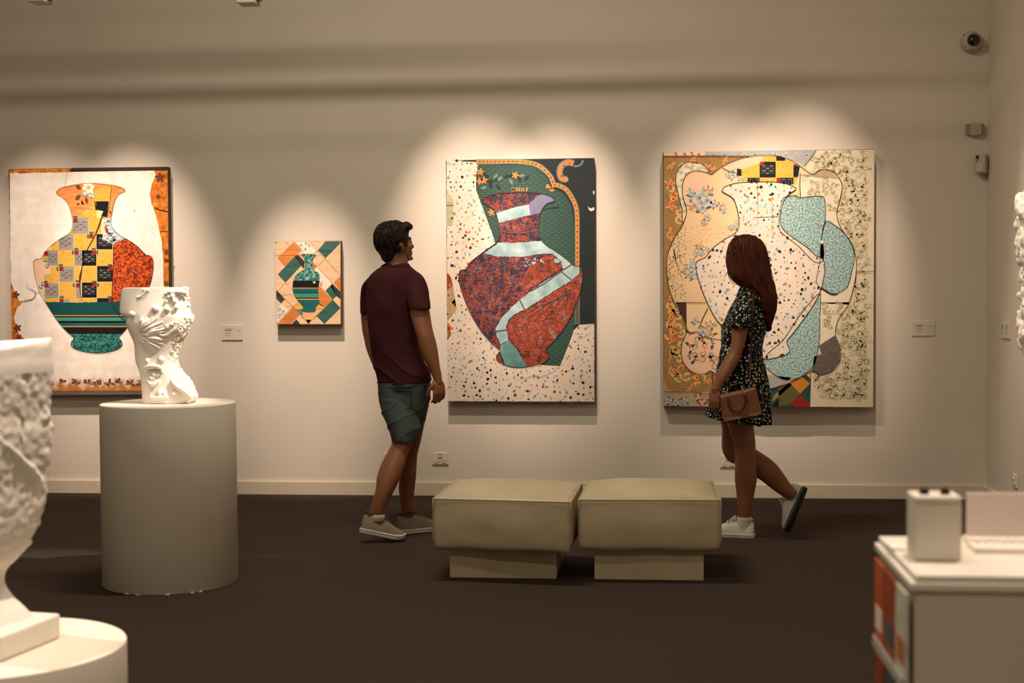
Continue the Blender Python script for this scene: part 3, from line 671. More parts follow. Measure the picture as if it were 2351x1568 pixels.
CITY1 = city('city_dark', ['1c1e2a', '282838', '36344c', '2a2430', '6a2c20', '8a3a24', '44405a', '9c4228', '5c6674', '7c8488'], 95, .62, .02)
CITY2 = city('city_red', ['2c2a36', '4c2c2a', '6c2e20', '8a3822', '9c4026', '5c3a3c', 'a84a2e', '66727a', '849090'], 85, .45, .08)
n = N('river_water', .4); f = n.noise(11, 5, None, .6); n.color(n.ramp(f, [(.3, L('728e90')), (.5, L('91a9aa')), (.68, L('abbcb9'))])); RIV = n.m
n = N('river_teal', .4); f = n.noise(11, 5, None, .6); n.color(n.ramp(f, [(.3, L('3f6a68')), (.55, L('5d8682')), (.7, L('7d9f98'))])); RIVT = n.m
MAUVE = plain('mauve_water', '6d6c86', .5, .3, .12, 14)
Cc.piece('city_vase', VC, CITY1, 4, label='dark red and purple city blocks')
Cc.piece('city_blocks', sm([(880,720),(880,900),(800,1010),(690,1150),(680,1270),(540,1292),(500,1200),(440,1120),(425,1050),(470,990),(560,945),(700,850),(800,790)], 2), CITY2, 4.6, VC, label='bright red city blocks')
Cc.piece('city_blocks', sm([(560,690),(640,640),(720,640),(745,700),(690,740),(620,790),(540,830),(500,800)], 2), CITY2, 4.6, VC)
Cc.piece('mauve_water', [(540,340),(600,285),(640,262),(710,275),(700,325),(640,380),(560,395)], MAUVE, 5, VC)
Cc.piece('river', rough_edge([(350,380),(470,348),(548,330),(560,395),(490,412),(375,442)], 2.5, 10), RIV, 5.4, VC)
Cc.piece('river', rough_edge([(285,622),(370,558),(470,560),(640,545),(700,595),(800,675),(850,690),(790,712),(748,710),(742,670),(690,622),(600,626),(510,642),(370,640)], 2.5, 12), RIV, 5.4, VC)
Cc.piece('river', rough_edge([(780,700),(850,690),(850,740),(790,790),(690,848),(610,902),(530,950),(460,985),(430,1015),(415,1055),(432,1135),(385,1160),(362,1110),(356,1062),(385,1010),(440,948),(500,893),(570,838),(640,788),(740,728)], 2.5, 12), RIV, 6, VC, label='pale river winding through the city')
Cc.piece('river', rough_edge([(385,1158),(432,1133),(480,1185),(545,1300),(420,1300),(380,1200)], 2.5, 12), RIVT, 6, VC, label='teal lower reach of the river')
M = Motifs(Cc, 7)
ROAD = plain('road_brown', '5c4a44', .6)
for p, w_ in (([(350,1082),(425,1072)], 8), ([(495,893),(510,920),(525,952)], 8), ([(742,728),(770,752),(802,776)], 7), ([(560,846),(640,800),(740,728),(806,684)], 7), ([(210,965),(300,960),(420,965)], 2), ([(150,800),(320,960),(370,1160)], 2), ([(385,494),(490,505),(612,488)], 5), ([(360,380),(470,345),(550,330)], 3)): M.stroke(p, w_, ROAD)
for i in range(14):
    p_ = [(190+i*34+t*9, 650+i*2+t*20) for t in range(14)]; p_ = [q for q in p_ if inside(q, VC) and q[0]+q[1]*1.35 < 1640]
    if len(p_) > 2: M.stroke(p_, 1.7, ROAD)
for i in range(6): M.stroke([(240+i*70, 700+i*26), (300+i*62, 690+i*14), (380+i*50, 668+i*4)], 1.8, ROAD)
for i in range(5): M.stroke([(480+i*52, 1010+i*4), (600+i*40, 940-i*8), (760+i*14, 870-i*14)], 2.5, ROAD)
for i in range(26): M.disc((random.uniform(525,640), random.uniform(645,700)), random.uniform(3, 8), RIV, i % 4, 6)
M.disc((715,665), 16, RIV, 5, 9, .8, .5, .2)
M.build('roads')
M = Motifs(Cc, 8); M.stroke(VC+VC[:1], 2.6, INK); M.stroke([(500,1360),(540,1355),(570,1343),(610,1352),(660,1335),(700,1315),(722,1290)], 2, INKG); M.stroke([(830,1140),(880,1110),(910,1085),(938,1080)], 1.6, PALEINK); M.stroke([(64,95),(155,92),(158,75)], 1.5, PALEINK)
M.build('cracks', 'dark outline and cracks')

# ------------------------------------------------------------------ painting D: wallpaper amphora
Dd = Painting('wallpaper_vase_painting', 'widest collage painting, terrazzo vase on floral and scroll wallpapers, behind the woman', [(80, 72), (1270, 55), (1263, 1508), (80, 1502)], .09, 1490, 320, 2.45, DKBROWN)
SCR = plain('scroll_cream_paper', 'd3c4a6', .6, .3, .05, 20); SCRL = plain('scroll_cream_light', 'd8caae', .6, .3, .05, 20); OLV = plain('scroll_olive', '9a9270', .6); OLVL = plain('scroll_olive_pale', 'cbbfa0', .6); OLVM = plain('scroll_olive_mid', 'b6aa88', .6); OLVD = plain('scroll_olive_dark', '6f6c50', .6)
BRN = plain('brown_floral_paper', '96703f', .6, .3, .1, 20); PEA = plain('peach_cream_paper', 'd8b78b', .6, .3, .06, 8); PINK = plain('pink_floral_paper', 'd9b494', .6, .3, .05, 20); BLU = plain('grey_blue_paper', '9a9c98', .6, .3, .08, 20); TAU = plain('taupe_floral_paper', 'a58e74', .6, .3, .08, 20)
n = N('teal_fleck_lino', .5); f = n.noise(95, 2, None, .6); g = n.vor(20, None, 'Distance'); n.color(n.mix(n.math('LESS_THAN', g, .14), n.ramp(f, [(.38, L('557c7c')), (.5, L('84a5a2')), (.6, L('b9c6bc'))]), L('a8705a'))); TFL = n.m
RUSTR = plain('rust_rose', 'b8572a', .6); ORR = plain('orange_rose', 'd08038', .6); CRR = plain('cream_rose', 'd2a869', .6); DKR = plain('dark_rose', '7a3418', .6); SLV = plain('slate_leaf', '66705f', .6); DLV = plain('dark_leaf', '2e4a44', .6); BLR = plain('blue_rose', '9c9f9c', .6); BLR2 = plain('pale_blue_rose', 'bdb9ae', .6); CRIM = plain('crimson_rose', 'a8392e', .6); GREYST = plain('dark_grey_lino', '5f564c', .6, .3, .2, 40)
Dd.piece('scroll_ground', [(82,74),(1268,57),(1261,1506),(82,1500)], SCR, 0, label='cream wallpaper with olive scrolls')
LEFT = [(82,94),(560,92),(560,1420),(82,1422)]
Dd.piece('brown_floral_ground', LEFT, BRN, 1, label='brown wallpaper with orange roses')
Dd.piece('pink_strip', [(82,74),(315,69),(315,93),(82,95)], PINK, 1)
Dd.piece('grey_blue_strip', [(315,69),(940,61),(905,110),(870,150),(840,128),(740,97),(560,93),(315,93)], BLU, 2, label='grey-blue strip with white ribbons')
Dd.piece('taupe_strip', rough_edge([(82,1338),(100,1400),(140,1420),(420,1432),(420,1504),(82,1500)], 1, 20), TAU, 2)
OUT = sm([(355,195),(400,160),(480,120),(560,97),(650,89),(740,98),(830,135),(915,195),(960,172),(1010,172),(1060,205),(1085,260),(1075,330),(1055,420),(1080,500),(1130,570),(1160,650),(1165,740),(1150,830),(1120,930),(1070,1000),(1050,1060),(1050,1110),(1075,1170),(1070,1250),(1030,1305),(970,1325),(915,1302),(800,1365),(690,1400),(560,1400),(420,1350),(350,1302),(320,1315),(275,1320),(220,1290),(185,1230),(185,1150),(213,1070),(190,1000),(140,910),(110,820),(100,710),(110,630),(150,540),(190,480),(212,400),(190,320),(190,250),(210,200),(250,178),(300,180),(330,188)], 3)
HAN = sm([(355,195),(330,160),(280,132),(210,130),(165,165),(150,230),(165,310),(185,390),(190,470),(212,400),(190,320),(190,250),(210,200),(250,178),(300,180),(335,190)], 3)
Dd.piece('pale_handle', HAN, SCRL, 2, label='pale scroll-paper handle of the large vase')
Dd.piece('peach_body', OUT, PEA, 3, label='peach floral paper body of the large vase')
Dd.piece('pink_shoulder', [(185,250),(215,195),(330,186),(320,240),(290,290),(200,330)], PINK, 3.6, OUT)
Dd.piece('scroll_shoulder', rough_edge([(850,190),(1000,215),(1095,225),(1090,330),(1055,420),(1080,500),(1170,640),(1170,760),(1120,930),(960,920),(960,860),(900,700),(850,330)], 1, 30), SCRL, 4, OUT)
Dd.piece('scroll_shoulder', [(960,920),(1130,915),(1070,1000),(1050,1110),(985,1150),(945,1210),(960,1090)], SCRL, 4, OUT)
Dd.piece('floral_shard', [(415,160),(480,118),(640,92),(630,130),(520,165),(430,180)], PINK, 4, OUT)
Dd.piece('floral_shard', [(915,195),(960,172),(1010,172),(1065,225),(1000,215),(850,195)], TAU, 4.6, OUT)
Dd.piece('pink_scroll_base', [(215,1080),(300,1080),(410,1125),(380,1330),(220,1300),(180,1230),(180,1150)], PINK, 4, OUT)
Dd.piece('brown_square', [(150,918),(210,918),(212,1060),(190,1000)], plain('dark_umber', '3d2a1e', .6), 4, OUT)
YB_ = [(520,170),(640,130),(640,92),(740,95),(848,150),(840,200),(820,252),(700,240),(560,243),(495,205),(495,163)]
Dd.piece('yellow_check_shard', YB_, YELLOW, 5, OUT)
for r_ in (rect(622,126,712,214), rect(716,90,765,120), rect(812,150,850,212), rect(555,216,622,250), rect(740,216,812,256), rect(490,160,520,205)): Dd.piece('black_check', r_, BLACK, 6, YB_)
M = Motifs(Dd, 7)
for r_ in (rect(626,126,648,150), rect(812,140,835,150), rect(718,216,742,240)): M.poly(r_, RED, 2)
weave(M, 622,126,712,214, WEAVE); weave(M, 740,214,812,256, WEAVE); weave(M, 560,215,622,248, WEAVE); M.build('check_print')
TE = [sm([(770,322),(825,315),(850,328),(960,318),(990,345),(990,470),(970,540),(980,600),(980,680),(930,690),(840,600),(740,520),(730,460),(745,350)], 2),
      sm([(990,460),(1040,480),(1110,540),(1155,640),(1140,740),(1115,830),(1060,865),(1030,873),(975,842),(940,800),(960,690),(970,560)], 2),
      sm([(965,870),(960,1000),(960,1100),(945,1210),(912,1292),(800,1357),(700,1320),(640,1240),(720,1160),(760,1120),(840,1000),(920,900)], 2)]
for t in TE: Dd.piece('teal_fleck_shard', rough_edge(t, 1, 20), TFL, 5, OUT, label='pale teal flecked linoleum shard')
Dd.piece('grey_shard', rough_edge([(1045,1102),(1075,1180),(1070,1250),(1030,1305),(970,1325),(915,1302),(930,1220),(970,1207),(955,1160)], 1.5, 16), GREYST, 5, label='dark grey shard at the right foot')
Dd.piece('grey_shard', [(640,1320),(800,1340),(770,1370),(690,1402),(640,1400)], BLU, 5)
Dd.piece('diamond_ground', [(640,1400),(690,1402),(800,1365),(912,1310),(906,1505),(640,1505)], plain('deep_green_lino', '24443e', .5, .3, .15, 30), 3)
for pts, m in (([(728,1400),(790,1368),(850,1430),(800,1490),(730,1504)], plain('olive_lino', '5b5434', .5, .3, .2, 40)), ([(790,1367),(850,1328),(906,1372),(850,1430)], plain('orange_lino', 'c07a24', .5, .3, .1, 40)), ([(800,1490),(850,1436),(904,1490),(904,1504),(815,1504)], RED), ([(690,1504),(728,1455),(728,1504)], BLACK), ([(700,1440),(790,1368),(805,1380),(690,1480)], plain('tan_lino', '8e7450', .5, .3, .15, 40)), ([(885,1322),(908,1312),(907,1345)], ORWOOD)):
    Dd.piece('diamond_tile', pts, m, 4)
IN = sm([(412,290),(430,265),(500,245),(600,240),(700,240),(780,252),(825,275),(815,290),(785,310),(755,350),(742,410),(737,460),(750,500),(785,535),(850,580),(905,620),(940,655),(965,665),(985,690),(985,760),(965,850),(925,930),(870,1010),(810,1090),(775,1135),(785,1165),(790,1190),(770,1210),(700,1230),(650,1237),(560,1235),(500,1215),(470,1190),(480,1150),(420,1060),(370,1000),(320,900),(285,810),(265,730),(268,690),(300,672),(320,660),(360,610),(420,565),(480,530),(505,490),(503,430),(490,370),(470,330),(430,305)], 3)
Dd.piece('terrazzo_vase', IN, TERR, 7, label='cream terrazzo vase with chips')
terrazzo(Dd, IN, 8, 31, 11, 23)
# scrolls on the right-hand paper
M = Motifs(Dd, 1.2)
RIGHT = [(890,148),(958,90),(1243,84),(1238,1472),(942,1472),(914,1310),(970,1330),(1035,1310),(1080,1250),(1055,1060),(1170,830),(1170,650),(1060,420),(1090,260),(1010,172),(915,190)]
def scrolls(M, poly, step, seed, s=1.0):
    for (p, rs) in scatter(poly, step, .3, seed):
        fl = rs.choice([-1, 1]); ro = rs.uniform(0, 6.28); r = s*rs.uniform(17, 26)
        M.curl(p, r, ro, fl, 15*s, rs.choice([OLVL, OLVL, OLVM]), rs.randint(0, 2), 1.1)
        M.curl((p[0]+3*s, p[1]+3*s), r*.86, ro+.2, fl, 6*s, rs.choice([OLVM, OLV]), 3, .9)
        q = (p[0]+r*math.cos(ro), p[1]+r*math.sin(ro))
        for k in range(4): M.leaf(q, s*rs.uniform(16, 30), s*11, ro+fl*(-2.0+.55*k), rs.choice([OLVM, OLVL, OLV]), k)
        for k in range(2): M.leaf((p[0]+rs.uniform(-16, 16)*s, p[1]+rs.uniform(-16, 16)*s), s*16, s*6, rs.uniform(0, 6), rs.choice([OLV, OLVM]), k)
scrolls(M, RIGHT, 40, 3); M.build('scroll_print', 'olive scrolling leaves')
M = Motifs(Dd, 5); scrolls(M, [(870,215),(1050,225),(1070,320),(1045,430),(1000,450),(1000,340),(960,312),(870,318)], 42, 5, .8); scrolls(M, [(985,930),(1110,935),(1050,1050),(985,1120)], 40, 6, .8); scrolls(M, [(1130,850),(1155,760),(1120,900),(1060,890)], 36, 8, .7); M.build('scroll_print')
M = Motifs(Dd, 3); scrolls(M, HAN, 34, 9, .55)
M.build('handle_print')
# roses on the brown paper
M = Motifs(Dd, 2)
lft = [p for p in LEFT]
for (c, r) in (((122,245),22),((134,335),30),((125,150),18),((250,115),20),((340,160),22),((430,115),18),((125,380),20),((120,520),16),((130,545),16),((116,630),12),((124,1000),26),((132,1085),30),((132,1130),18),((140,1300),22),((265,1340),28),((190,1275),18),((118,900),14),((330,1360),18),((230,1400),16),((120,1230),14)):
    for k in range(4): M.leaf(c, r*1.7, r*.8, c[1]+k*1.7, SLV if k % 2 else CRR, .1*k)
    M.rose(c, r, [ORR, RUSTR, CRR, DKR], 1)
for (p, rs) in scatter([(112,190),(172,190),(172,470),(112,640)], 52, .4, 4): M.curl(p, 24, rs.uniform(0, 6), rs.choice([-1, 1]), 11, CRR, 0)
for (p, rs) in scatter([(114,900),(190,1010),(170,1300),(350,1340),(340,1390),(114,1390)], 50, .4, 4): M.curl(p, 26, rs.uniform(0, 6), rs.choice([-1, 1]), 13, CRR, 0)
for c in ((150,80),(200,82),(240,78),(280,84)):
    M.rose(c, 9, [CRIM, PINK, CRIM, DLV], 1); M.leaf(c, 20, 8, 1, SLV, 0)
for x in range(340, 920, 58):
    ps = [(x+6*math.sin(t*2.2)+t*9, 80+9*math.cos(t*1.7+x)) for t in [i*.4 for i in range(10)]]; M.stroke(ps, 3.2, BLR2, 4)
    if x % 3: 
        for k in range(3): M.leaf((x+20, 90), 18, 5, -1.2+.4*k, BLR2, 4)
M.build('rose_print', 'orange roses and ribbons')
M = Motifs(Dd, 3.4)
for c in ((110,1470),(150,1480),(280,1450),(300,1480),(200,1470),(350,1460)): 
    for k in range(4): M.leaf(c, 30, 12, c[0]+k*1.6, DLV if k % 2 else SLV, .1*k)
    M.rose(c, 17, [CRIM, CRR, PINK, CRIM] if c[0] > 250 else [BLR, BLR2, SLV, BLR], 1)
M.build('strip_print')
# blue roses on the peach paper
M = Motifs(Dd, 5)
for (c, r) in (((280,330),34),((325,345),30),((255,375),26),((300,385),24),((360,365),18),((405,375),16),((420,400),13),((340,290),18),((330,440),16),((310,470),13),((235,300),14),((470,200),18),((445,205),12),((520,220),12),((480,490),14),((460,500),10),((495,470),9),
               ((285,600),14),((330,620),10),((270,640),14),((235,720),20),((265,760),24),((225,760),16),((250,690),14),((300,640),12),((260,1020),14),((330,1050),20),((300,1085),24),((345,1095),20),((370,1040),10)):
    for k in range(8): M.leaf((c[0]+(k % 3-1)*r*.4, c[1]+(k % 2-.5)*r*.5), r*random.uniform(1.2, 2.0), r*.5, c[1]+k*.85, (SLV, DLV, BLR, SLV)[k % 4], .1*k)
    r *= 1.15; M.rose(c, r*.95, [BLR, BLR2, BLR, SLV] if (c[0]+c[1]) % 3 else [BLR2, ORR, BLR, RUSTR], 1)
for (p, rs) in scatter([(110,640),(150,545),(212,470),(212,910),(145,905),(105,780)], 9, .5, 12):
    if rs.random() < .62: M.disc(p, rs.uniform(1.2, 4.2), rs.choice([SLV, DKBROWN, DLV, INKG]), rs.randint(0, 2), 5, .7, rs.uniform(0, 3), .3)
for (p, rs) in scatter([(215,480),(490,500),(380,600),(260,700),(215,640)], 20, .5, 13): M.disc(p, 1.6, INKG, 0, 5)
for c in ((230,1160),(260,1240),(225,1215),(300,1130),(360,1150),(350,1240),(295,1105),(230,1090)):
    M.rose(c, 11, [CRIM, PINK, CRIM, DLV], 1); M.leaf(c, 34, 16, c[0], DLV, 0); M.leaf(c, 28, 13, c[0]+2.5, SLV, 0)
for (p, rs) in scatter([(225,1110),(390,1150),(370,1300),(230,1280)], 44, .35, 14): M.curl(p, 20, rs.uniform(0, 6), rs.choice([-1, 1]), 8, ORR if rs.random() < .2 else TAU, 0)
M.build('blue_rose_print', 'blue roses and speckled wear')
M = Motifs(Dd, 9)
M.stroke(IN+IN[:1], 3.6, INK); M.stroke(OUT+OUT[:1], 3.2, INK); M.stroke(HAN+HAN[:1], 3, INK)
for t in TE: M.stroke(t+t[:1], 3, INK)
for p, w_ in (([(150,917),(210,917),(322,918)], 3), ([(960,918),(1130,918)], 2), ([(1168,745),(1265,742)], 2.5), ([(1075,1140),(1265,1135)], 2), ([(850,190),(848,260),(852,325)], 4), ([(1005,215),(850,200)], 2), ([(140,620),(150,680)], 6), ([(590,440),(725,435)], 2), ([(610,240),(612,480)], 1.5), ([(690,300),(692,520)], 1.5), ([(820,1050),(840,980),(880,955),(893,1000)], 2), ([(965,660),(960,585)], 3), ([(960,845),(975,838),(1020,868),(1060,870)], 6), ([(330,950),(300,1010),(285,1050)], 4), ([(215,1085),(280,1085),(300,1110),(410,1128)], 3), ([(940,62),(905,110),(872,150)], 3), ([(82,95),(315,93),(560,95)], 3.5), ([(412,160),(450,180),(495,190)], 3), ([(82,1418),(200,1420),(360,1428)], 2.5), ([(1165,745),(1160,810)], 3), ([(355,1310),(358,1380)], 4)): M.stroke(p, w_, INK)
M.disc((972,577), 11, TERR, 4, 8)
M.build('cracks', 'black outlines and cracks')

# ================================================================== benches
n = N('beige_leather', .42, .4); f = n.noise(240, 3); g = n.noise(5, 3)
n.color(n.ramp(g, [(.3, L('b8a98c')), (.7, L('c4b598'))])); n.bump(f, .15, .002); LEATHER = n.m
LEATHD = plain('beige_leather_seam', 'a09278', .5)
def superring(cx, cy, z, hx, hy, p=8, seg=48, rot=0.0):
    out = []
    for i in range(seg):
        t = 2*PI*i/seg; c, s = math.cos(t), math.sin(t)
        x = hx*math.copysign(abs(c)**(2/p), c); y = hy*math.copysign(abs(s)**(2/p), s)
        out.append(Vector((cx+x*math.cos(rot)-y*math.sin(rot), cy+x*math.sin(rot)+y*math.cos(rot), z)))
    return out
def bench(corners, base, ztop, zbot, label, seed):
    """corners: four floor-plan corners of the cushion fl, fr, br, bl"""
    fl, fr, br, bl = corners; c = (fl+fr+br+bl)/4
    e = empty('leather_ottoman', (c.x, c.y, 0), label, 'ottoman', 'square leather ottomans')
    g = 26; bm = bmesh.new()
    def P(u, v): return fl*(1-u)*(1-v)+fr*u*(1-v)+br*u*v+bl*(1-u)*v
    def sag(u): return 1-(2*u-1)**4
    # top: domed pad
    grid = [[None]*(g+1) for _ in range(g+1)]
    for i in range(g+1):
        for j in range(g+1):
            u, v = i/g, j/g; p = P(u, v); k = (1-(2*u-1)**4)*(1-(2*v-1)**4)
            wob = .004*noise.noise((u*4+seed, v*4, seed))*k
            grid[i][j] = bm.verts.new((p.x, p.y, ztop+.034*k**.8+wob))
    for i in range(g):
        for j in range(g): bm.faces.new((grid[i][j], grid[i+1][j], grid[i+1][j+1], grid[i][j+1]))
    # sides: slightly bulging, wrinkled towards the bottom
    ring = [grid[i][0] for i in range(g)]+[grid[g][j] for j in range(g)]+[grid[g-i][g] for i in range(g)]+[grid[0][g-j] for j in range(g)]
    rows = [ring]; nz = 10; nrm = []
    for k in range(len(ring)):
        a, b = ring[k-1].co, ring[(k+1) % len(ring)].co; t = b-a; nrm.append(Vector((t.y, -t.x, 0)).normalized())
    for r in range(1, nz+1):
        t = r/nz; row = []
        for k, v in enumerate(ring):
            s = (k % g)/g; bul = .007*math.sin(PI*min(1, t*1.05))*sag(s)
            wr = .005*t*noise.noise((v.co.x*9+seed, v.co.y*9, t*3))
            tuck = -.018*max(0, (t-.86)/.14)**2
            z = ztop-(ztop-zbot)*t-.006*t*math.sin(k*.5+seed)*.4
            row.append(bm.verts.new((v.co.x+nrm[k].x*(bul+wr+tuck), v.co.y+nrm[k].y*(bul+wr+tuck), z)))
        rows.append(row)
    for a, b in zip(rows, rows[1:]):
        for k in range(len(a)): bm.faces.new((a[k], b[k], b[(k+1) % len(a)], a[(k+1) % len(a)]))
    bm.faces.new(rows[-1][::-1]); bmesh.ops.recalc_face_normals(bm, faces=bm.faces)
    link('cushion', mesh_bm(bm), LEATHER, e, True)
    bm = bmesh.new(); pts = [Vector((p.co.x, p.co.y, p.co.z)) if False else None for p in []]
    loop = []
    for i in range(4*g):
        s, k = divmod(i, g); u = k/g
        q = (P(u, 0), P(1, u), P(1-u, 1), P(0, 1-u))[s]; loop.append(Vector((q.x, q.y, ztop)))
    add_tube(bm, loop+[loop[0]], [.0035]*(len(loop)+1), 6, 1, False)
    link('piping', mesh_bm(bm), LEATHER, e, True)
    for a in (fl, fr, br, bl):
        d = Vector((a.x-c.x, a.y-c.y, 0)).normalized()*.001
        bm = bmesh.new(); add_tube(bm, [Vector((a.x, a.y, ztop))+d, Vector((a.x, a.y, (ztop+zbot)/2))+d, Vector((a.x, a.y, zbot+.03))+d], [.003]*3, 6, 3); link('seam', mesh_bm(bm), LEATHD, e, True)
    bm = bmesh.new(); x0, y0, x1, y1 = base
    add_box(bm, (x0, y0, 0), (x1, y1, zbot+.008), .006); link('plinth_base', mesh_bm(bm), LEATHER, e)
V3 = lambda x, y: Vector((x, y, 0))
bench((V3(-.993, 6.512), V3(-.348, 6.432), V3(-.328, 7.072), V3(-.965, 7.155)), (-.929, 6.591, -.424, 7.07), .385, .147, 'left one of the two square beige leather ottomans', 1.3)
bench((V3(-.316, 6.512), V3(.333, 6.530), V3(.326, 7.170), V3(-.296, 7.170)), (-.2486, 6.592, .258, 7.09), .385, .147, 'right one of the two square beige leather ottomans', 4.1)

# ================================================================== pedestals
n = N('pedestal_paint', .5, .3); f = n.noise(3, 3); g = n.noise(200, 2); n.color(n.ramp(f, [(.3, L('d3cabb')), (.7, L('dad2c4'))])); n.bump(g, .05, .001); PEDM = n.m
CHIPM = plain('chipped_white', 'eee6da', .7)
def pedestal(cx, cy, r, h, label):
    e = empty('round_pedestal', (cx, cy, 0), label, 'pedestal', 'round white pedestals')
    bm = bmesh.new(); rs = []
    prof = [(r-.004, 0), (r, .003), (r, h-.004), (r-.001, h-.0015), (r-.004, h)]
    for rr, z in prof: rs.append([Vector((cx+rr*math.cos(2*PI*k/128), cy+rr*math.sin(2*PI*k/128), z)) for k in range(128)])
    add_rings(bm, rs, False); bm.faces.new([v for v in bm.verts][:128][::-1]); link('drum', mesh_bm(bm), PEDM, e, True)
    bm = bmesh.new(); add_rings(bm, [[Vector((cx+rr*math.cos(2*PI*k/128), cy+rr*math.sin(2*PI*k/128), z)) for k in range(128)] for rr, z in ((r-.004, h-.012), (r-.0041, h))]); link('top_disc', mesh_bm(bm), PEDM, e)
    bm = bmesh.new()
    for a in (-1.9, -1.72, -1.3, -.95, -.82): add_box(bm, (cx+r*math.cos(a)-.012, cy+r*math.sin(a)-.001, .0002), (cx+r*math.cos(a)+.012, cy+r*math.sin(a)+.003, .004))
    link('worn_edge', mesh_bm(bm), CHIPM, e)
PF = (-2.2214, 6.4282, .3096, .8376); PN = (-1.568, 3.2726, .3056, .5)
pedestal(*PF, 'taller round white pedestal under the sharp plaster sculpture, left of the man')
pedestal(*PN, 'lower round white pedestal in the blurred left foreground')

# ================================================================== white counter in the right foreground
CW = plain('counter_white', 'c9bfae', .45, .4, .03, 6); CWT = plain('counter_top_white', 'ded6ca', .35, .4)
cz = .9; q0 = on_z(2099, 1320, .9); x0, y0 = q0.x, q0.y; x1, y1 = 1.55, 2.62
e = empty('white_counter', ((x0+x1)/2, (y0+y1)/2, 0), 'white display counter with brochures on its side, right foreground', 'counter')
bm = bmesh.new(); add_box(bm, (x0+.004, y0+.004, 0), (x1, y1, cz-.026), .003); link('body', mesh_bm(bm), CW, e)
bm = bmesh.new(); add_box(bm, (x0-.005, y0-.002, cz-.0255), (x1, y1+.004, cz-.0125), .002); link('lip', mesh_bm(bm), CWT, e)
bm = bmesh.new(); add_box(bm, (x0+.002, y0+.001, cz-.012), (x1, y1, cz), .003); link('top_board', mesh_bm(bm), CWT, e)
RACK = plain('clear_rack', 'b9b4a8', .3, .5)
for z in (.715, .545, .37): box('rack_rail', (x0-.014, y0+.03, z-.006), (x0-.0105, y1-.03, z+.012), RACK, e)
cols = ['b8522a', '9a3a20', '2f4a55', 'c9c2b4', '3b3f45', 'b06a3a', '4a5a62', 'ddd6ca']
k = 0
for zi, z in enumerate((.715, .545, .37)):
    for yi in range(3):
        yy = y0+.02+yi*.108; c = cols[(k*3+zi+yi*2) % len(cols)] if yi else cols[(3, 7, 4)[zi]]; k += 1
        if yi == 2: c = ('b8522a', '8e3a22', 'd5cec2')[zi]
        if yi == 1: c = ('9a4020', '3d4a50', 'b9b2a6')[zi]
        t = empty('brochure', (x0, yy, z), ('top', 'middle', 'bottom')[zi]+' row brochure on the counter side, '+('nearest the camera', 'in the middle', 'farthest from the camera')[yi], 'brochure', 'brochures on the counter side')
        bm = bmesh.new(); add_box(bm, (x0-.009, yy, z+.002), (x0-.004, yy+.098, z+.15)); link('cover', mesh_bm(bm), plain('brochure_'+c+str(k), c, .4, .4, .25, 25), t)
        bm = bmesh.new(); add_box(bm, (x0-.0100, yy+.012, z+.03), (x0-.0092, yy+.08, z+.07)); link('printed_panel', mesh_bm(bm), plain('brochure_panel'+str(k), cols[(k+4) % 8], .5), t)
# white dispenser box with two dark knobs
e = empty('white_box', (.476, 2.41, cz), 'upright white box with two dark knobs standing on the counter', 'box')
WB = plain('white_card', 'd4ccbf', .45, .3)
bm = bmesh.new(); add_box(bm, (.436, 2.376, cz+.0008), (.512, 2.445, cz+.108), .004); link('body', mesh_bm(bm), WB, e)
for x in (.456, .490):
    bm = bmesh.new(); add_cyl(bm, (x, 2.40, cz+.1085), (x, 2.40, cz+.118), .0085, .007, 20); link('knob', mesh_bm(bm), DARKM, e)
bm = bmesh.new(); add_box(bm, (.437, 2.37, cz+.0995), (.511, 2.3755, cz+.1075), .002); link('rim', mesh_bm(bm), WB, e)
# acrylic sign holder, leaning sheet
e = empty('sign_holder', (.72, 2.56, cz), 'pale upright sign sheet standing at the back of the counter', 'sign')
bm = bmesh.new(); add_box(bm, (.560, 2.560, cz+.012), (.98, 2.566, cz+.088), .0015); link('sheet', mesh_bm(bm), plain('frosted_sheet', 'd2c4bc', .3, .4), e)
bm = bmesh.new(); add_box(bm, (.556, 2.53, cz+.0008), (.99, 2.575, cz+.0118), .002); link('foot', mesh_bm(bm), CWT, e)
e = empty('ring_binder', (.75, 2.49, cz), 'flat white wire-bound book lying in front of the sign sheet', 'book')
bm = bmesh.new(); add_box(bm, (.552, 2.455, cz+.0008), (.95, 2.522, cz+.009), .0015); link('pages', mesh_bm(bm), plain('paper_white', 'e0d6cc', .5), e)
for i in range(26):
    x = .563+i*.0145; bm = bmesh.new(); add_cyl(bm, (x, 2.506, cz+.0125), (x+.006, 2.506, cz+.0125), .0055, seg=10); link('wire_loop', mesh_bm(bm), plain('wire_white', 'efe8e0', .3) if i == 0 else MATS['wire_white'], e)
bm = bmesh.new(); add_box(bm, (.415, 2.47, cz+.0006), (.44, 2.52, cz+.006), .001)
tag(link('business_card_pile', mesh_bm(bm), plain('card_white', 'e9e4dc', .5), loc=(.42, 2.49, cz)), 'small pile of white cards beside the knobbed box', 'cards')

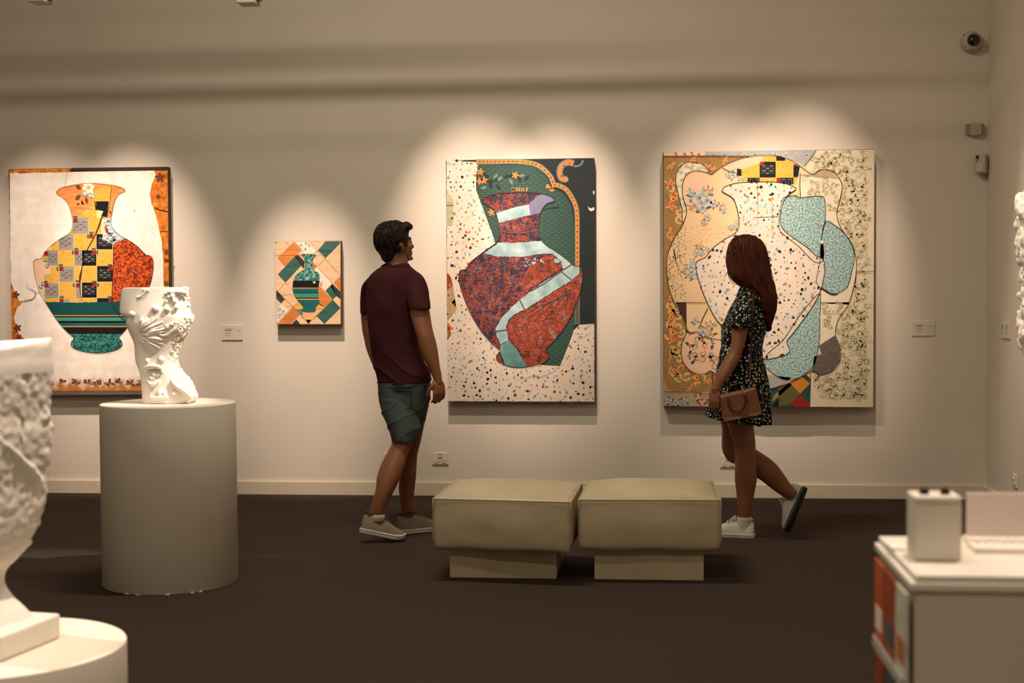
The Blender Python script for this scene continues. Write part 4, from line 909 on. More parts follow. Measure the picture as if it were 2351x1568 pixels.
# ================================================================== things on the walls
CARDM = plain('label_card', 'd5cabd', .6); PRINT = plain('label_print', '241f1b', .8)
def text_mesh(txt, size, weight=0.0):
    cu = bpy.data.curves.new('t', 'FONT'); cu.body = txt; cu.size = size; cu.offset = weight; cu.extrude = .00004
    o = bpy.data.objects.new('t', cu); C.objects.link(o); dg = bpy.context.evaluated_depsgraph_get(); dg.update()
    me = bpy.data.meshes.new_from_object(o.evaluated_get(dg)); bpy.data.objects.remove(o); me.materials.clear(); return me
def label_card(px0, py0, px1, py1, label, side='back', two=False, widths=(.30, .29, .25), num=True):
    if side == 'back':
        a, b = on_y(px0, py0, WALL_Y-.008), on_y(px1, py1, WALL_Y-.008)
        M0 = Matrix.Translation((a.x, WALL_Y-.0082, b.z)) @ Matrix.Rotation(PI/2, 4, 'X'); w = b.x-a.x
        e = empty('wall_label', ((a.x+b.x)/2, WALL_Y, b.z), label, 'wall label', 'white wall labels')
        box('card', (a.x, WALL_Y-.008, b.z), (b.x, WALL_Y-.0006, a.z), CARDM, e, .0008); h = a.z-b.z
    else:
        a, b = on_x(px0, py0, WALL_X-.008), on_x(px1, py1, WALL_X-.008)
        M0 = Matrix.Translation((WALL_X-.0082, a.y, min(a.z, b.z))) @ Matrix.Rotation(-PI/2, 4, 'Z') @ Matrix.Rotation(PI/2, 4, 'X'); w = a.y-b.y
        h = abs(a.z-b.z)
        e = empty('wall_label', (WALL_X, (a.y+b.y)/2, b.z), label, 'wall label', 'white wall labels')
        box('card', (WALL_X-.008, b.y, min(a.z, b.z)), (WALL_X-.0006, a.y, max(a.z, b.z)), CARDM, e, .0008)
    def put(name, me, x, z):
        me.transform(M0 @ Matrix.Translation((x, z, 0))); link(name, me, PRINT, e)
    for off in ((0, .5) if two else (0,)):
        if not two:
            me = text_mesh('Bruce Reynolds', h*.085, .00018)
            xs = [v.co.x for v in me.vertices]; s = w*.36/(max(xs)-min(xs)); me.transform(Matrix.Diagonal((s, max(1, s*.8), 1, 1)))
            put('artist_name', me, w*(.16+off), h*.72)
        rows = [(.62, widths[0], .045), (.45, widths[1], .026), (.27, widths[2], .026)]
        if two: rows = [(.74, .16, .05), (.63, .14, .04), (.45, .11, .03), (.28, .11, .03)]
        for zr, wd, th in rows:          # the small print is too fine to read: broken strokes
            bm = bmesh.new(); x = 0; rs = random.Random(zr*77+w)
            while x < w*wd:
                l = min(h*rs.uniform(.05, .13), w*wd-x+.001); add_box(bm, (x, 0, 0), (x+l, h*th, .0002)); x += l+h*.02
            put('print_line', mesh_bm(bm), w*(.16+off), h*zr)
        if num and not two:
            bm = bmesh.new(); add_box(bm, (0, 0, 0), (w*.035, h*.035, .0002)); add_box(bm, (w*.042, 0, 0), (w*.085, h*.035, .0002)); put('print_line', mesh_bm(bm), w*.76, h*.63)
label_card(509, 747, 556.5, 780.5, 'white wall label between the checked vase painting and the small painting')
label_card(2094, 737.5, 2146, 771, 'white wall label to the right of the widest painting', widths=(.27, .33, .25))
label_card(2296.5, 740, 2317, 778, 'white two-column wall label on the right wall beside the relief', 'right', True)

PLASTIC = plain('socket_plastic', 'd8cbbb', .4, .4); SLOT = plain('socket_slot', '3a2f28', .7)
def outlet(px0, py0, px1, py1, label):
    a, b = on_y(px0, py0, WALL_Y-.01), on_y(px1, py1, WALL_Y-.01); w = b.x-a.x; h = a.z-b.z
    e = empty('power_outlet', ((a.x+b.x)/2, WALL_Y, b.z), label, 'power outlet', 'double power outlets')
    y = WALL_Y-.010
    box('face_plate', (a.x, y, b.z), (b.x, WALL_Y-.0006, a.z), PLASTIC, e, .002)
    for i in (-1, 1):
        cx, cz_ = (a.x+b.x)/2+i*w*.08, b.z+h*.74
        bm = bmesh.new(); add_cyl(bm, (cx, y-.0002, cz_), (cx, y-.008, cz_), w*.068, w*.06, 20); link('switch', mesh_bm(bm), PLASTIC, e)
        cx, cz_ = (a.x+b.x)/2+i*w*.225, b.z+h*.32
        bm = bmesh.new(); add_cyl(bm, (cx, y-.0002, cz_), (cx, y-.004, cz_), w*.14, w*.132, 28); sk = link('socket', mesh_bm(bm), PLASTIC, e)
        bm = bmesh.new()
        for dx, dz, ro in ((-.045, .05, .5), (.045, .05, -.5), (0, -.06, 0)):
            M = Matrix.Translation((cx+w*dx, y-.0042, cz_+h*dz*1.3)) @ Matrix.Rotation(ro, 4, 'Y') @ Matrix.Diagonal((w*.018, .0006, h*.11, 1)); bmesh.ops.create_cube(bm, size=1, matrix=M)
        link('pin_slots', mesh_bm(bm), SLOT, sk)
    bm = bmesh.new(); add_box(bm, ((a.x+b.x)/2-w*.17, y-.0006, b.z+h*.87), ((a.x+b.x)/2+w*.15, y-.0001, b.z+h*.93)); link('marking', mesh_bm(bm), SLOT, e)
outlet(992, 1041, 1029, 1066.5, 'double power outlet on the wall between the man and the left ottoman')
outlet(1653.5, 1047, 1690.5, 1073, "double power outlet low on the wall behind the woman's knee")
outlet(880, 1040.5, 916.5, 1066, "double power outlet almost hidden behind the man's leg")
# outlet on the right wall
a, b = on_x(2324, 1087, WALL_X-.01), on_x(2333, 1119, WALL_X-.01)
e = empty('power_outlet', (WALL_X, (a.y+b.y)/2, b.z), 'power outlet low on the right wall', 'power outlet', 'double power outlets')
z0_, z1_ = .34-.0, .42; ym = a.y; zt = a.z
box('face_plate', (WALL_X-.010, b.y, zt-.076), (WALL_X-.0006, a.y, zt), PLASTIC, e, .002)
for yy in (b.y+.035, a.y-.035):
    bm = bmesh.new(); add_cyl(bm, (WALL_X-.0102, yy, zt-.024), (WALL_X-.018, yy, zt-.024), .008, .007, 16); link('switch', mesh_bm(bm), PLASTIC, e)
    bm = bmesh.new(); add_cyl(bm, (WALL_X-.0102, yy, zt-.05), (WALL_X-.014, yy, zt-.05), .016, .015, 20); link('socket', mesh_bm(bm), PLASTIC, e)

# dome camera
p = on_y(2229, 98, WALL_Y); rr = 23*mpp(WALL_Y)
e = empty('security_camera', (p.x, WALL_Y, p.z), 'white dome security camera high on the wall by the corner', 'security camera')
CAMP = plain('camera_plastic', 'b9ad9b', .45, .4)
bm = bmesh.new(); prof = [(1.0, -.0006), (1.02, -.012), (.98, -.03), (.88, -.046), (.68, -.058), (.60, -.060)]
add_rings(bm, [[Vector((p.x+rr*k*math.cos(2*PI*i/48), WALL_Y+y, p.z+rr*k*math.sin(2*PI*i/48))) for i in range(48)] for k, y in prof]); bmesh.ops.recalc_face_normals(bm, faces=bm.faces)
link('housing', mesh_bm(bm), CAMP, e, True)
bm = bmesh.new(); c = Vector((p.x+.004, WALL_Y-.052, p.z+.006)); bmesh.ops.create_uvsphere(bm, u_segments=32, v_segments=20, radius=rr*.62, matrix=Matrix.Translation(c))
link('dark_dome', mesh_bm(bm), plain('smoked_dome', '0b0b0b', .05, .8), e, True)
for ang, k in ((1.5, .86), (-1.6, .86), (2.4, 1.0), (-.85, .97)):
    q = Vector((p.x+rr*k*math.cos(ang), WALL_Y-.042 if k < .9 else WALL_Y-.028, p.z+rr*k*math.sin(ang))); bm = bmesh.new(); add_cyl(bm, q+Vector((0, .006, 0)), q+Vector((0, -.008, 0)), .004, seg=10); link('screw', mesh_bm(bm), DARKM, e)
# small clip box
a, b = on_y(2228, 282, WALL_Y-.03), on_y(2253.5, 310, WALL_Y-.03)
e = empty('door_sensor', ((a.x+b.x)/2, WALL_Y, b.z), 'small white sensor block on the wall below the dome camera', 'sensor')
box('cover', (a.x, WALL_Y-.034, b.z), (b.x, WALL_Y-.004, a.z), CAMP, e, .003)
s0, s1 = on_y(2218.5, 285, WALL_Y-.02), on_y(2258, 309, WALL_Y-.02)
box('backplate', (s0.x, WALL_Y-.026, s1.z), (s1.x, WALL_Y-.0006, s0.z), plain('translucent_grey', '9a8c78', .4, .4), e, .002)
bm = bmesh.new(); add_cyl(bm, ((a.x+b.x)/2, WALL_Y-.0345, b.z+.004), ((a.x+b.x)/2, WALL_Y-.030, b.z-.003), .006, seg=12); link('clip', mesh_bm(bm), CAMP, e)
# motion detector in the corner, turned to the room
p0 = on_y(2244, 353, WALL_Y-.06); h = 43*mpp(9.2)
c = Vector((WALL_X-.048, WALL_Y-.048, p0.z-h))
e = empty('motion_detector', c, 'white motion detector in the corner below the sensor block', 'motion detector')
RZ = Matrix.Translation(c) @ Matrix.Rotation(-.62, 4, 'Z')
bm = bmesh.new(); add_box(bm, (-.035, -.022, 0), (.035, .022, h), .008); me = mesh_bm(bm); me.transform(RZ); link('body', me, CAMP, e)
bm = bmesh.new(); add_box(bm, (-.027, -.0285, .006), (.027, -.0205, h*.5), .004); me = mesh_bm(bm); me.transform(RZ); link('lens_window', me, plain('pir_lens', 'c4b8a4', .3, .5), e)
bm = bmesh.new(); add_box(bm, (-.026, -.0226, h*.72), (-.006, -.0221, h*.92)); add_box(bm, (-.026, -.0226, h*.58), (-.018, -.0221, h*.66)); add_box(bm, (-.012, -.0226, h*.6), (-.008, -.0221, h*.66)); me = mesh_bm(bm); me.transform(RZ); link('marking', me, SLOT, e)
bm = bmesh.new(); add_box(bm, (-.02, .0215, h*.3), (.02, .042, h*.7), .003); me = mesh_bm(bm); me.transform(RZ); link('bracket', me, CAMP, e)

# ================================================================== plaster sculptures
n = N('white_plaster', .65, .25); f = n.noise(60, 4); g = n.noise(8, 3)
n.color(n.ramp(g, [(.3, L('e6dfd3')), (.7, L('eee8dd'))])); n.bump(f, .12, .003); PLAS = n.m
# --- far one, on the taller pedestal
SX = lambda x: 220+x/4.9
SY = lambda y: 640+y/4.9
yc = PF[1]+.0
def spt(cx, cy, dy=0.0): return on_y(SX(cx), SY(cy), yc+dy)
prof = [(97, 320, 1028), (180, 302, 1030), (290, 293, 1042), (385, 297, 1048), (430, 352, 1085), (500, 362, 1068), (590, 395, 1030), (720, 450, 960), (830, 458, 912), (930, 468, 905), (1030, 508, 950), (1140, 530, 1048), (1220, 540, 1085), (1330, 547, 1128), (1392, 552, 1084)]
hd = [.070, .074, .080, .084, .086, .086, .082, .074, .068, .066, .070, .078, .084, .090, .090]
bm = bmesh.new(); secs = [(SY(cy), SX(l), SX(r), yc, d) for (cy, l, r), d in zip(prof, hd)]
add_secs(bm, secs, 40, 5, 3.2)
# hollowed right flank: rough slab standing proud of the smooth front
FR = -.086
def px_y(cy): return float(np.interp(cy, [p[0] for p in prof], hd))
def front(cx, cy, out=.0):
    l = np.interp(cy, [p[0] for p in prof], [p[1] for p in prof]); r = np.interp(cy, [p[0] for p in prof], [p[2] for p in prof])
    u = 2*(cx-l)/(r-l)-1; u = max(-.98, min(.98, u)); d = px_y(cy)*(1-abs(u)**3.2)**(1/3.2)
    return on_y(SX(cx), SY(cy), yc-d-out)
pxm = mpp(yc)/4.9
def blob(cx, cy, rx, ry, out=.004, depth=None): add_ell(bm, front(cx, cy, out), (rx*pxm, (depth or min(rx, ry)*.8)*pxm, ry*pxm), sub=2)
for b in ((672,335,44,42),(412,398,40,34),(803,342,38,36),(908,322,30,28),(790,255,18,20),(790,165,18,18),(815,205,20,22),(860,195,34,40),(885,250,30,36),(850,150,60,34),(900,140,44,34),(975,150,46,36),(1010,180,28,30),(560,130,40,20),
          (578,925,24,30),(735,910,38,40),(615,1300,26,38),(715,1290,30,55),(770,1300,26,44),(800,540,22,26),(850,515,22,18),(895,495,22,18),(935,500,20,18),(970,520,20,20),(990,545,18,20)): blob(*b)
for i in range(30):           # the fan of fronds
    t = i/29; a = -1.42+2.45*t+.06*math.sin(i*5); ln = 330+60*math.sin(i*2.1)-90*abs(t-.5)
    p0 = (425+20*t, 632); mid = (p0[0]+ln*.5*math.cos(a*.75), p0[1]+ln*.5*math.sin(a*.75)); end = (p0[0]+ln*math.cos(a*.9), p0[1]+ln*math.sin(a)*.72)
    end = (min(max(end[0], 470), 800), min(max(end[1], 430), 830))
    add_tube(bm, [front(*p0, .002), front(*mid, .006+.004*(i % 2)), front(*end, .003)], [.0035, .0052, .0022], 7, 4)
for i in range(7): add_tube(bm, [front(590-i*7, 115+i*5, .003), front(540-i*6, 165+i*6, .006), front(480-i*3+8*(i % 2), 232-i*4, .003)], [.004, .005, .0025], 7, 3)
add_tube(bm, [front(560,1090,.006), front(565,1010,.010), front(640,985,.013), front(725,1000,.012), front(745,1060,.006)], [.008, .010, .011, .010, .006], 9, 4)
add_tube(bm, [front(585,1150,.008), front(640,1195,.016), front(700,1140,.008)], [.007, .010, .007], 9, 4)
for b in ((600,1060,26,24),(655,1080,34,30),(630,1120,40,30),(700,1070,24,26),(585,1110,18,34),(690,1160,26,24)): blob(*b, .004)
add_tube(bm, [front(850,1130,.004), front(900,1200,.008), front(1000,1270,.010), front(1075,1350,.006)], [.010, .013, .014, .012], 9, 4)
add_tube(bm, [front(860,1280,.004), front(885,1300,.007), front(900,1270,.004)], [.006, .006, .005], 7, 3)
add_tube(bm, [front(600,1335,.006), front(680,1345,.010), front(800,1330,.006)], [.007, .008, .007], 8, 3)
add_tube(bm, [front(640,590,.002), front(770,640,.004), front(880,570,.004), front(960,520,.004)], [.004, .006, .006, .004], 7, 4)
for i in range(9): blob(445+i*5, 690+i*18, 22, 8, .002)
for i in range(3): blob(490+i*12, 840+i*50, 40, 16, .003)
me = remesh(bm, .0026, 2, .4)
def rough_side(co, no):
    d = co-np.array(EYE)[None]; z = d@np.array(fw); px = IW/2+FPX*(d@np.array(rt))/z; py = IH/2-FPX*(d@np.array(up))/z
    cx = (px-220)*4.9; cy = (py-640)*4.9
    edge = np.interp(cy, [100, 420, 480, 720, 900, 1100, 1390], [960, 1010, 930, 830, 800, 860, 1100])
    m = np.clip((cx-edge)/40, 0, 1); m = m*(cy > 60)
    r = np.zeros(len(co)); idx = np.nonzero(m > 0)[0]; q = co[idx]
    r[idx] = (snoise(q, 70, 3)*.006+snoise(q, 160, 9)*.004+np.clip(snoise(q, 45, 5)-.2, 0, 1)*-.02)*m[idx]
    return r
displace(me, rough_side)
e = empty('plaster_sculpture', (PF[0]+.03, yc, PF[3]), 'white plaster torso-like sculpture with shell and frond reliefs, on the taller pedestal', 'sculpture')
zmin = min(v.co.z for v in me.vertices); me.transform(Matrix.Translation((0, 0, PF[3]+.0008-zmin)))
link('relief_body', me, PLAS, e, True)

# --- near one, blurred, on the lower pedestal: a square fluted cup on a stem
yn = PN[1]-.01; bm = bmesh.new(); AX = -28
prof = [(815, 132), (845, 136), (890, 134), (955, 128), (995, 131), (1050, 125), (1105, 117), (1160, 114), (1217, 104), (1273, 80), (1305, 50), (1322, 42), (1345, 43), (1375, 64), (1400, 90), (1425, 112)]
rings = []; PR = [v for v in catmull([(a, b, 0) for a, b in prof], 4)]
for v in PR:
    c = on_y(AX, v.x, yn); t = min(1, max(0, (v.x-1180)/110)); h_ = v.y*mpp(yn)*(.82+.01*t); rings.append(superring(c.x, c.y, c.z, h_, h_, 12-9*t, 48, -.33))
for k, p in enumerate(rings[0]):            # torn rim, higher at the corners
    a = math.atan2(p.y-yn, p.x-on_y(AX, 815, yn).x)+.33; p.z += .046*(1-abs(math.cos(2*a)))-.012+.005*math.sin(k*2.3)
add_rings(bm, rings); rs = random.Random(4)
for i in range(46):
    k = rs.randint(10, 34); p = rings[k][rs.randrange(48)]; add_ell(bm, p, (rs.uniform(.005, .011), rs.uniform(.005, .011), rs.uniform(.008, .024)), sub=1)
for i in range(16):
    k0 = rs.randrange(48); p = [rings[j][(k0+int((j-20)*.3)) % 48] for j in range(16, 36, 4)]; add_tube(bm, p, [.003, .007, .009, .007, .003], 7, 3)
c = on_y(-28, 1455, yn); zb = PN[3]; be = .121
R2 = Matrix.Translation((c.x, yn, 0)) @ Matrix.Rotation(-.175, 4, 'Z')
bm2 = bmesh.new(); add_box(bm2, (-be, -be, zb+.0008), (be, be, zb+.062), .004); bm2.transform(R2); m2 = mesh_bm(bm2); bm.from_mesh(m2); bpy.data.meshes.remove(m2)
me = remesh(bm, .0045, 2, .5)
displace(me, lambda co, no: (snoise(co, 55, 2)*.003+np.clip(snoise(co, (40, 40, 14), 7)-.35, 0, 1)*-.03)*((co[:, 2] > zb+.2) & (co[:, 2] < on_y(AX, 860, yn).z)))
e = empty('plaster_vase_sculpture', (c.x, yn, zb), 'blurred white plaster vase sculpture on a square foot, left foreground', 'sculpture')
link('relief_body', me, PLAS, e, True)

# --- white coral relief on the right wall
bm = bmesh.new(); rs = random.Random(9)
ya, yb_ = on_x(2333, 600, WALL_X-.085).y, 7.4
ztop, zbot = on_x(2335, 465, WALL_X-.03).z, on_x(2340, 790, WALL_X-.03).z
for i in range(520):
    v = rs.random(); y = yb_+(ya-yb_)*rs.random(); z = zbot+(ztop-zbot)*v
    if v > .93 and y < ya-.12: continue
    if v < .06 and y > ya-.06: continue
    s = rs.uniform(.02, .055)*(1.25 if v > .6 else .75); add_ell(bm, (WALL_X-.02-rs.uniform(0, .05), y, z), (s*.7, s*rs.uniform(.5, 1), s*rs.uniform(.7, 1.6)), Matrix.Rotation(rs.uniform(-.8, .8), 3, 'X'), 2)
for i in range(60):
    y = yb_+(ya-yb_)*rs.random(); z = zbot+(ztop-zbot)*rs.random(); add_tube(bm, [(WALL_X-.03, y, z), (WALL_X-.07, y+rs.uniform(-.06, .06), z-.06), (WALL_X-.04, y+rs.uniform(-.08, .08), z-.14)], [.012, .018, .010], 7, 3)
add_tube(bm, [(WALL_X-.03, ya-.03, ztop-.16), (WALL_X-.05, ya-.035, ztop-.05), (WALL_X-.04, ya-.05, ztop+.0)], [.03, .028, .012], 9, 3)
me = remesh(bm, .006, 1, .4); displace(me, lambda co, no: snoise(co, 40, 1)*.006)
co = np.empty(len(me.vertices)*3); me.vertices.foreach_get('co', co); co = co.reshape(-1, 3); co[:, 0] = np.minimum(co[:, 0], WALL_X-.001); co[:, 1] = np.minimum(co[:, 1], ya); me.vertices.foreach_set('co', co.ravel()); me.update()
e = empty('coral_relief', (WALL_X, (ya+yb_)/2, zbot), 'knobbly white coral-like relief hanging on the right wall', 'wall sculpture')
link('relief_body', me, PLAS, e, True)
bm = bmesh.new(); add_box(bm, (WALL_X-.012, yb_+.1, zbot-.06), (WALL_X-.0006, ya-.12, ztop-.2)); link('backing_board', mesh_bm(bm), plain('backing_grey', '6b6252', .7), e)

# ================================================================== people
def skin(name, a, b):
    n = N(name, .5, .35); f = n.noise(9, 3); g = n.noise(220, 2); n.color(n.ramp(f, [(.3, L(a)), (.7, L(b))])); n.bump(g, .08, .001); return n.m
SKM = skin('skin_tanned', '7e4f34', '8f5d40'); SKW = skin('skin_warm', '7c4c33', '8c5a3f')
def cloth(name, a, b, sc=30, rough=.85):
    n = N(name, rough, .15); f = n.noise(sc, 3); g = n.noise(900, 2); n.color(n.ramp(f, [(.3, L(a)), (.7, L(b))])); n.bump(g, .15, .001); return n.m
def hairmat(name, a, b, tipw=.25):
    n = N(name, .55, .2); v = n.coord((60, 60, 4)); f = n.noise(3, 3, v); n.color(n.ramp(f, [(.35, L(a)), (.65, L(b))])); n.bump(f, .35, .003); return n.m
def basis(fwd, upv=Vector((0, 0, 1))):
    f = Vector(fwd).normalized(); r = f.cross(upv).normalized(); return f, r, r.cross(f)
def head(bm, c, fwd, s=1.0):
    f, r, u = basis(fwd); R = Matrix((r, f, u)).transposed()
    P = lambda x, y, z: c+(r*x+f*y+u*z)*s
    def E(p, rad, k=3): add_ell(bm, P(*p), tuple(q*s for q in rad), R, k)
    E((0, -.012, .035), (.074, .095, .084)); E((0, .032, -.035), (.060, .062, .082)); E((0, .048, -.088), (.043, .042, .032)); E((0, .055, -.06), (.046, .042, .05))
    E((0, .103, -.032), (.013, .020, .016), 2); E((0, .096, -.012), (.009, .016, .026), 2); E((0, .080, .016), (.050, .018, .013), 2)
    E((0, .093, -.066), (.022, .010, .006), 2); E((0, .092, -.077), (.019, .010, .007), 2); E((0, .090, -.102), (.02, .014, .012), 2)
    for q in (-1, 1):
        E((q*.074, -.006, -.018), (.010, .022, .032), 2); E((q*.080, -.010, -.008), (.007, .018, .018), 2); E((q*.040, .066, -.03), (.024, .022, .022), 2); E((q*.030, .078, -.004), (.015, .013, .010), 2)
    return P, R
def eyes(P, R, s, parent, mat):
    bm = bmesh.new()
    for q in (-1, 1): add_ell(bm, P(q*.030, .088, -.004), (.0095*s, .006*s, .0045*s), R, 2)
    link('eyes', mesh_bm(bm), mat, parent, True)
def hand(bm, wrist, d, nrm, thumb, s=1.0, curl=.25, spread=.0, tout=1.0):
    d = Vector(d).normalized(); th = Vector(thumb); th = (th-d*th.dot(d)).normalized(); nn = Vector(nrm); nn = (nn-d*nn.dot(d)-th*nn.dot(th)).normalized()
    R = Matrix((th, nn, d)).transposed(); w = Vector(wrist)
    add_tube(bm, [w-d*.03*s, w, w+d*.03*s], [.024*s, .022*s, .022*s], 12, 3)
    add_ell(bm, w+d*.052*s, (.038*s, .0155*s, .052*s), R, 3); add_ell(bm, w+d*.075*s, (.040*s, .0135*s, .026*s), R, 3); add_ell(bm, w+d*.04*s+th*.024*s+nn*.006*s, (.017*s, .014*s, .034*s), R, 2)
    for o, l, k in ((.0305, .070, 1.0), (.0105, .078, 1.02), (-.0095, .074, 1.08), (-.0285, .058, 1.18)):
        p = w+d*(.086-.004*abs(o)/.03)*s+th*o*s; pts = [p-d*.012*s, p]; ang = .12; q = p
        for seg, fr in ((.46, .5), (.30, 1.0), (.24, .9)):
            ang += curl*k*fr*1.3; q = q+(d*math.cos(ang)+nn*math.sin(ang)+th*o*spread).normalized()*l*seg*s; pts.append(q)
        add_tube(bm, pts, [.0088*s, .0092*s, .0084*s, .0078*s, .0058*s], 9, 3); add_ell(bm, pts[-1], (.0062*s,)*3, None, 1)
    p = w+d*.028*s+th*.028*s; q = p+(d*.72+th*.62*tout+nn*.25).normalized()*.042*s; t2 = q+(d*.9+th*.28*tout+nn*.35).normalized()*.034*s
    add_tube(bm, [p, q, t2], [.0135*s, .0105*s, .0075*s], 9, 4); add_ell(bm, t2, (.0078*s,)*3, None, 1)
def shoe(parent, heel, toe, upv, mats, L_=None, wsc=1.0, open_h=.085, sole_h=.026, toe_up=0.0, side_sgn=1):
    heel, toe = Vector(heel), Vector(toe); f = (toe-heel); ln = L_ or f.length; f.normalize()
    u = Vector(upv); u = (u-f*u.dot(f)).normalized(); r = f.cross(u); T = lambda x, y, z: heel+f*x+r*y+u*z
    up_m, sole_m, trim_m, lace_m = mats
    ts = [0, .015, .05, .12, .22, .35, .48, .6, .72, .82, .90, .955, .985, 1.0]
    hw = [.012, .022, .030, .035, .035, .0335, .037, .043, .0465, .0455, .040, .031, .020, .008]
    e = bpy.data.objects.new('shoe', None)
    rings = []
    out = [(t*ln, w*wsc) for t, w in zip(ts, hw)]
    loop = [(x, w) for x, w in out]+[(x, -w) for x, w in out[::-1]]
    bm = bmesh.new(); lo = []
    for z, k in ((0, .97), (.004, 1.03), (sole_h-.003, 1.05), (sole_h, 1.0)):
        lo.append([T(x if k <= 1 else x+(.003 if x > ln*.5 else -.003), y*k, z+toe_up*max(0, x/ln-.72)**2*ln*2) for x, y in loop])
    add_rings(bm, lo); bmesh.ops.recalc_face_normals(bm, faces=bm.faces)
    so = link('shoe_sole', mesh_bm(bm), sole_m, parent, True)
    hs = [.045, .060, .068, .066, .060, .066, .070, .060, .046, .037, .031, .026, .018, .006]
    bm = bmesh.new(); rr = []
    for (x, w), h in zip(out, hs):
        ring = []
        for k in range(24):
            a = 2*PI*k/24; cs, sn = math.cos(a), math.sin(a); w2 = w*.97
            if sn >= 0:
                pinch = 1-.20*sn*(1 if x < ln*.6 else .25); ring.append(T(x, math.copysign(abs(cs)**.75, cs)*w2*pinch, sole_h-.004+h*(open_h/.085 if x < ln*.55 else 1)*sn**.8))
            else: ring.append(T(x, cs*w2, sole_h-.004+.004*sn))
        rr.append(ring)
    add_rings(bm, rr); bmesh.ops.recalc_face_normals(bm, faces=bm.faces)
    uo = link('shoe_upper', mesh_bm(bm), up_m, parent, True)
    mod = uo.modifiers.new('s', 'SUBSURF'); mod.levels = 1; mod.render_levels = 1
    # padded collar, toe cap seam, sole stripe
    bm = bmesh.new(); cl = []
    for k in range(20):
        a = 2*PI*k/20; x = ln*.20+ln*.155*math.cos(a); cl.append(T(x, .027*wsc*math.sin(a), sole_h+open_h*.74+.010*abs(math.cos(a))*(1 if math.cos(a) < 0 else 1.2)))
    add_tube(bm, cl+[cl[0]], [.0065]*21, 8, 1, False); link('collar', mesh_bm(bm), trim_m, parent, True)
    bm = bmesh.new(); st = [T(x+(.0035 if x > ln*.5 else -.0035), y*1.055, sole_h*.70+toe_up*max(0, x/ln-.72)**2*ln*2) for x, y in loop]; add_tube(bm, st+[st[0]], [.0013]*(len(st)+1), 5, 1, False); link('sole_stripe', mesh_bm(bm), trim_m, so, True)
    bm = bmesh.new()
    for i, t in enumerate((.40, .46, .52, .58)):
        h = float(np.interp(t, ts, hs))*(open_h/.085 if t < .55 else 1)+sole_h+.001; s = 1 if i % 2 else -1
        add_tube(bm, [T(t*ln-.004, -.018, h-.008), T(t*ln, 0, h+.003), T(t*ln+.006, .018, h-.008)], [.0028]*3, 6, 3)
    k = T(ln*.40, 0, float(np.interp(.4, ts, hs))+sole_h+.006)
    for s in (-1, 1):
        add_tube(bm, [k, k+f*.006+r*s*.018+u*.016, k+f*.02+r*s*.028+u*.004, k+r*s*.004], [.0025]*4, 6, 4); add_tube(bm, [k, k+f*.02+r*s*.016-u*.002, k+f*.04+r*s*.022-u*.022], [.0025]*3, 6, 4)
    link('laces', mesh_bm(bm), lace_m, uo, True)
    return T
EYEM = plain('eye_dark', '1a120e', .2, .5)

# ------------------------------------------------------------------ the man
YM = 7.70
mr = on_z(905, 1232)
man = empty('person', (mr.x, YM, 0), 'man in maroon t-shirt and grey shorts seen from behind, walking right', 'person')
bm = bmesh.new()
hc = on_y(908, 558, YM); HS = .94
Pm, Rm = head(bm, hc, (.75, .64, .13), HS)
add_secs(bm, [(575, 891, 930, YM+.01, .052), (592, 889, 934, YM, .054), (606, 883, 937, YM, .058), (625, 868, 945, YM, .075), (650, 856, 955, YM, .09)], 24)
add_secs(bm, [(640, 862, 955, YM, .085), (690, 852, 962, YM, .105), (760, 858, 960, YM, .10), (830, 868, 970, YM, .10), (890, 872, 982, YM, .11), (930, 878, 980, YM, .11), (955, 890, 972, YM, .09)], 26)
# right arm, nearer
add_secs(bm, [(645, 940, 970, 7.665, .045), (680, 938, 980, 7.635, .052), (706, 940, 985, 7.605, .052), (724, 942, 988, 7.595, .052), (750, 949, 992, 7.58, .050), (769, 955.5, 996.5, 7.57, .047), (785, 959, 1001, 7.57, .047), (802, 963.5, 1004.5, 7.57, .047), (822, 971, 1007.5, 7.57, .043), (841, 981, 1010, 7.57, .035), (856, 989, 1012.5, 7.57, .028), (872, 995, 1015, 7.57, .023)], 22)
hand(bm, on_y(1005, 868, 7.57), (.10, .0, -1), (-.6, .8, 0), (-.8, -.6, 0), 1.0, .42)
# left arm, farther
add_secs(bm, [(650, 838, 876, 7.80, .05), (690, 831, 874, 7.84, .053), (722, 828.5, 872, 7.86, .052), (760, 832, 872, 7.86, .046), (778, 836, 876, 7.86, .045), (801, 841, 880, 7.85, .044), (828, 851, 884, 7.84, .038), (850, 861, 888, 7.84, .03), (870, 870, 891, 7.84, .023)], 20)
hand(bm, on_y(881, 866, 7.84), (.12, .06, -1), (.8, -.55, 0), (.5, .85, 0), 1.0, .4)
# legs
add_secs(bm, [(930, 884, 958, 7.66, .10), (975, 893, 962, 7.64, .085), (1005, 899, 950, 7.62, .062), (1020, 899, 945, 7.61, .058), (1043, 886.5, 936, 7.59, .060), (1069, 873.5, 928, 7.56, .062), (1095, 865.5, 920, 7.54, .061), (1121, 863, 908, 7.52, .052), (1148, 856, 894, 7.505, .043), (1168, 851.5, 885.5, 7.50, .036), (1182, 847, 883, 7.50, .031), (1196, 847, 881, 7.497, .020), (1208, 847, 881, 7.497, .018)], 24)
add_secs(bm, [(930, 925, 985, 7.76, .09), (975, 928, 974, 7.78, .078), (1005, 927, 968, 7.79, .06), (1020, 926, 964.5, 7.80, .055), (1043, 924, 958.5, 7.81, .053), (1069, 920, 956.5, 7.82, .056), (1095, 917.5, 955, 7.83, .054), (1121, 915.5, 952, 7.84, .047), (1148, 918.5, 950, 7.85, .040), (1174, 921.5, 951.5, 7.86, .036), (1190, 921, 955, 7.865, .031), (1205, 921, 955, 7.865, .025)], 24)
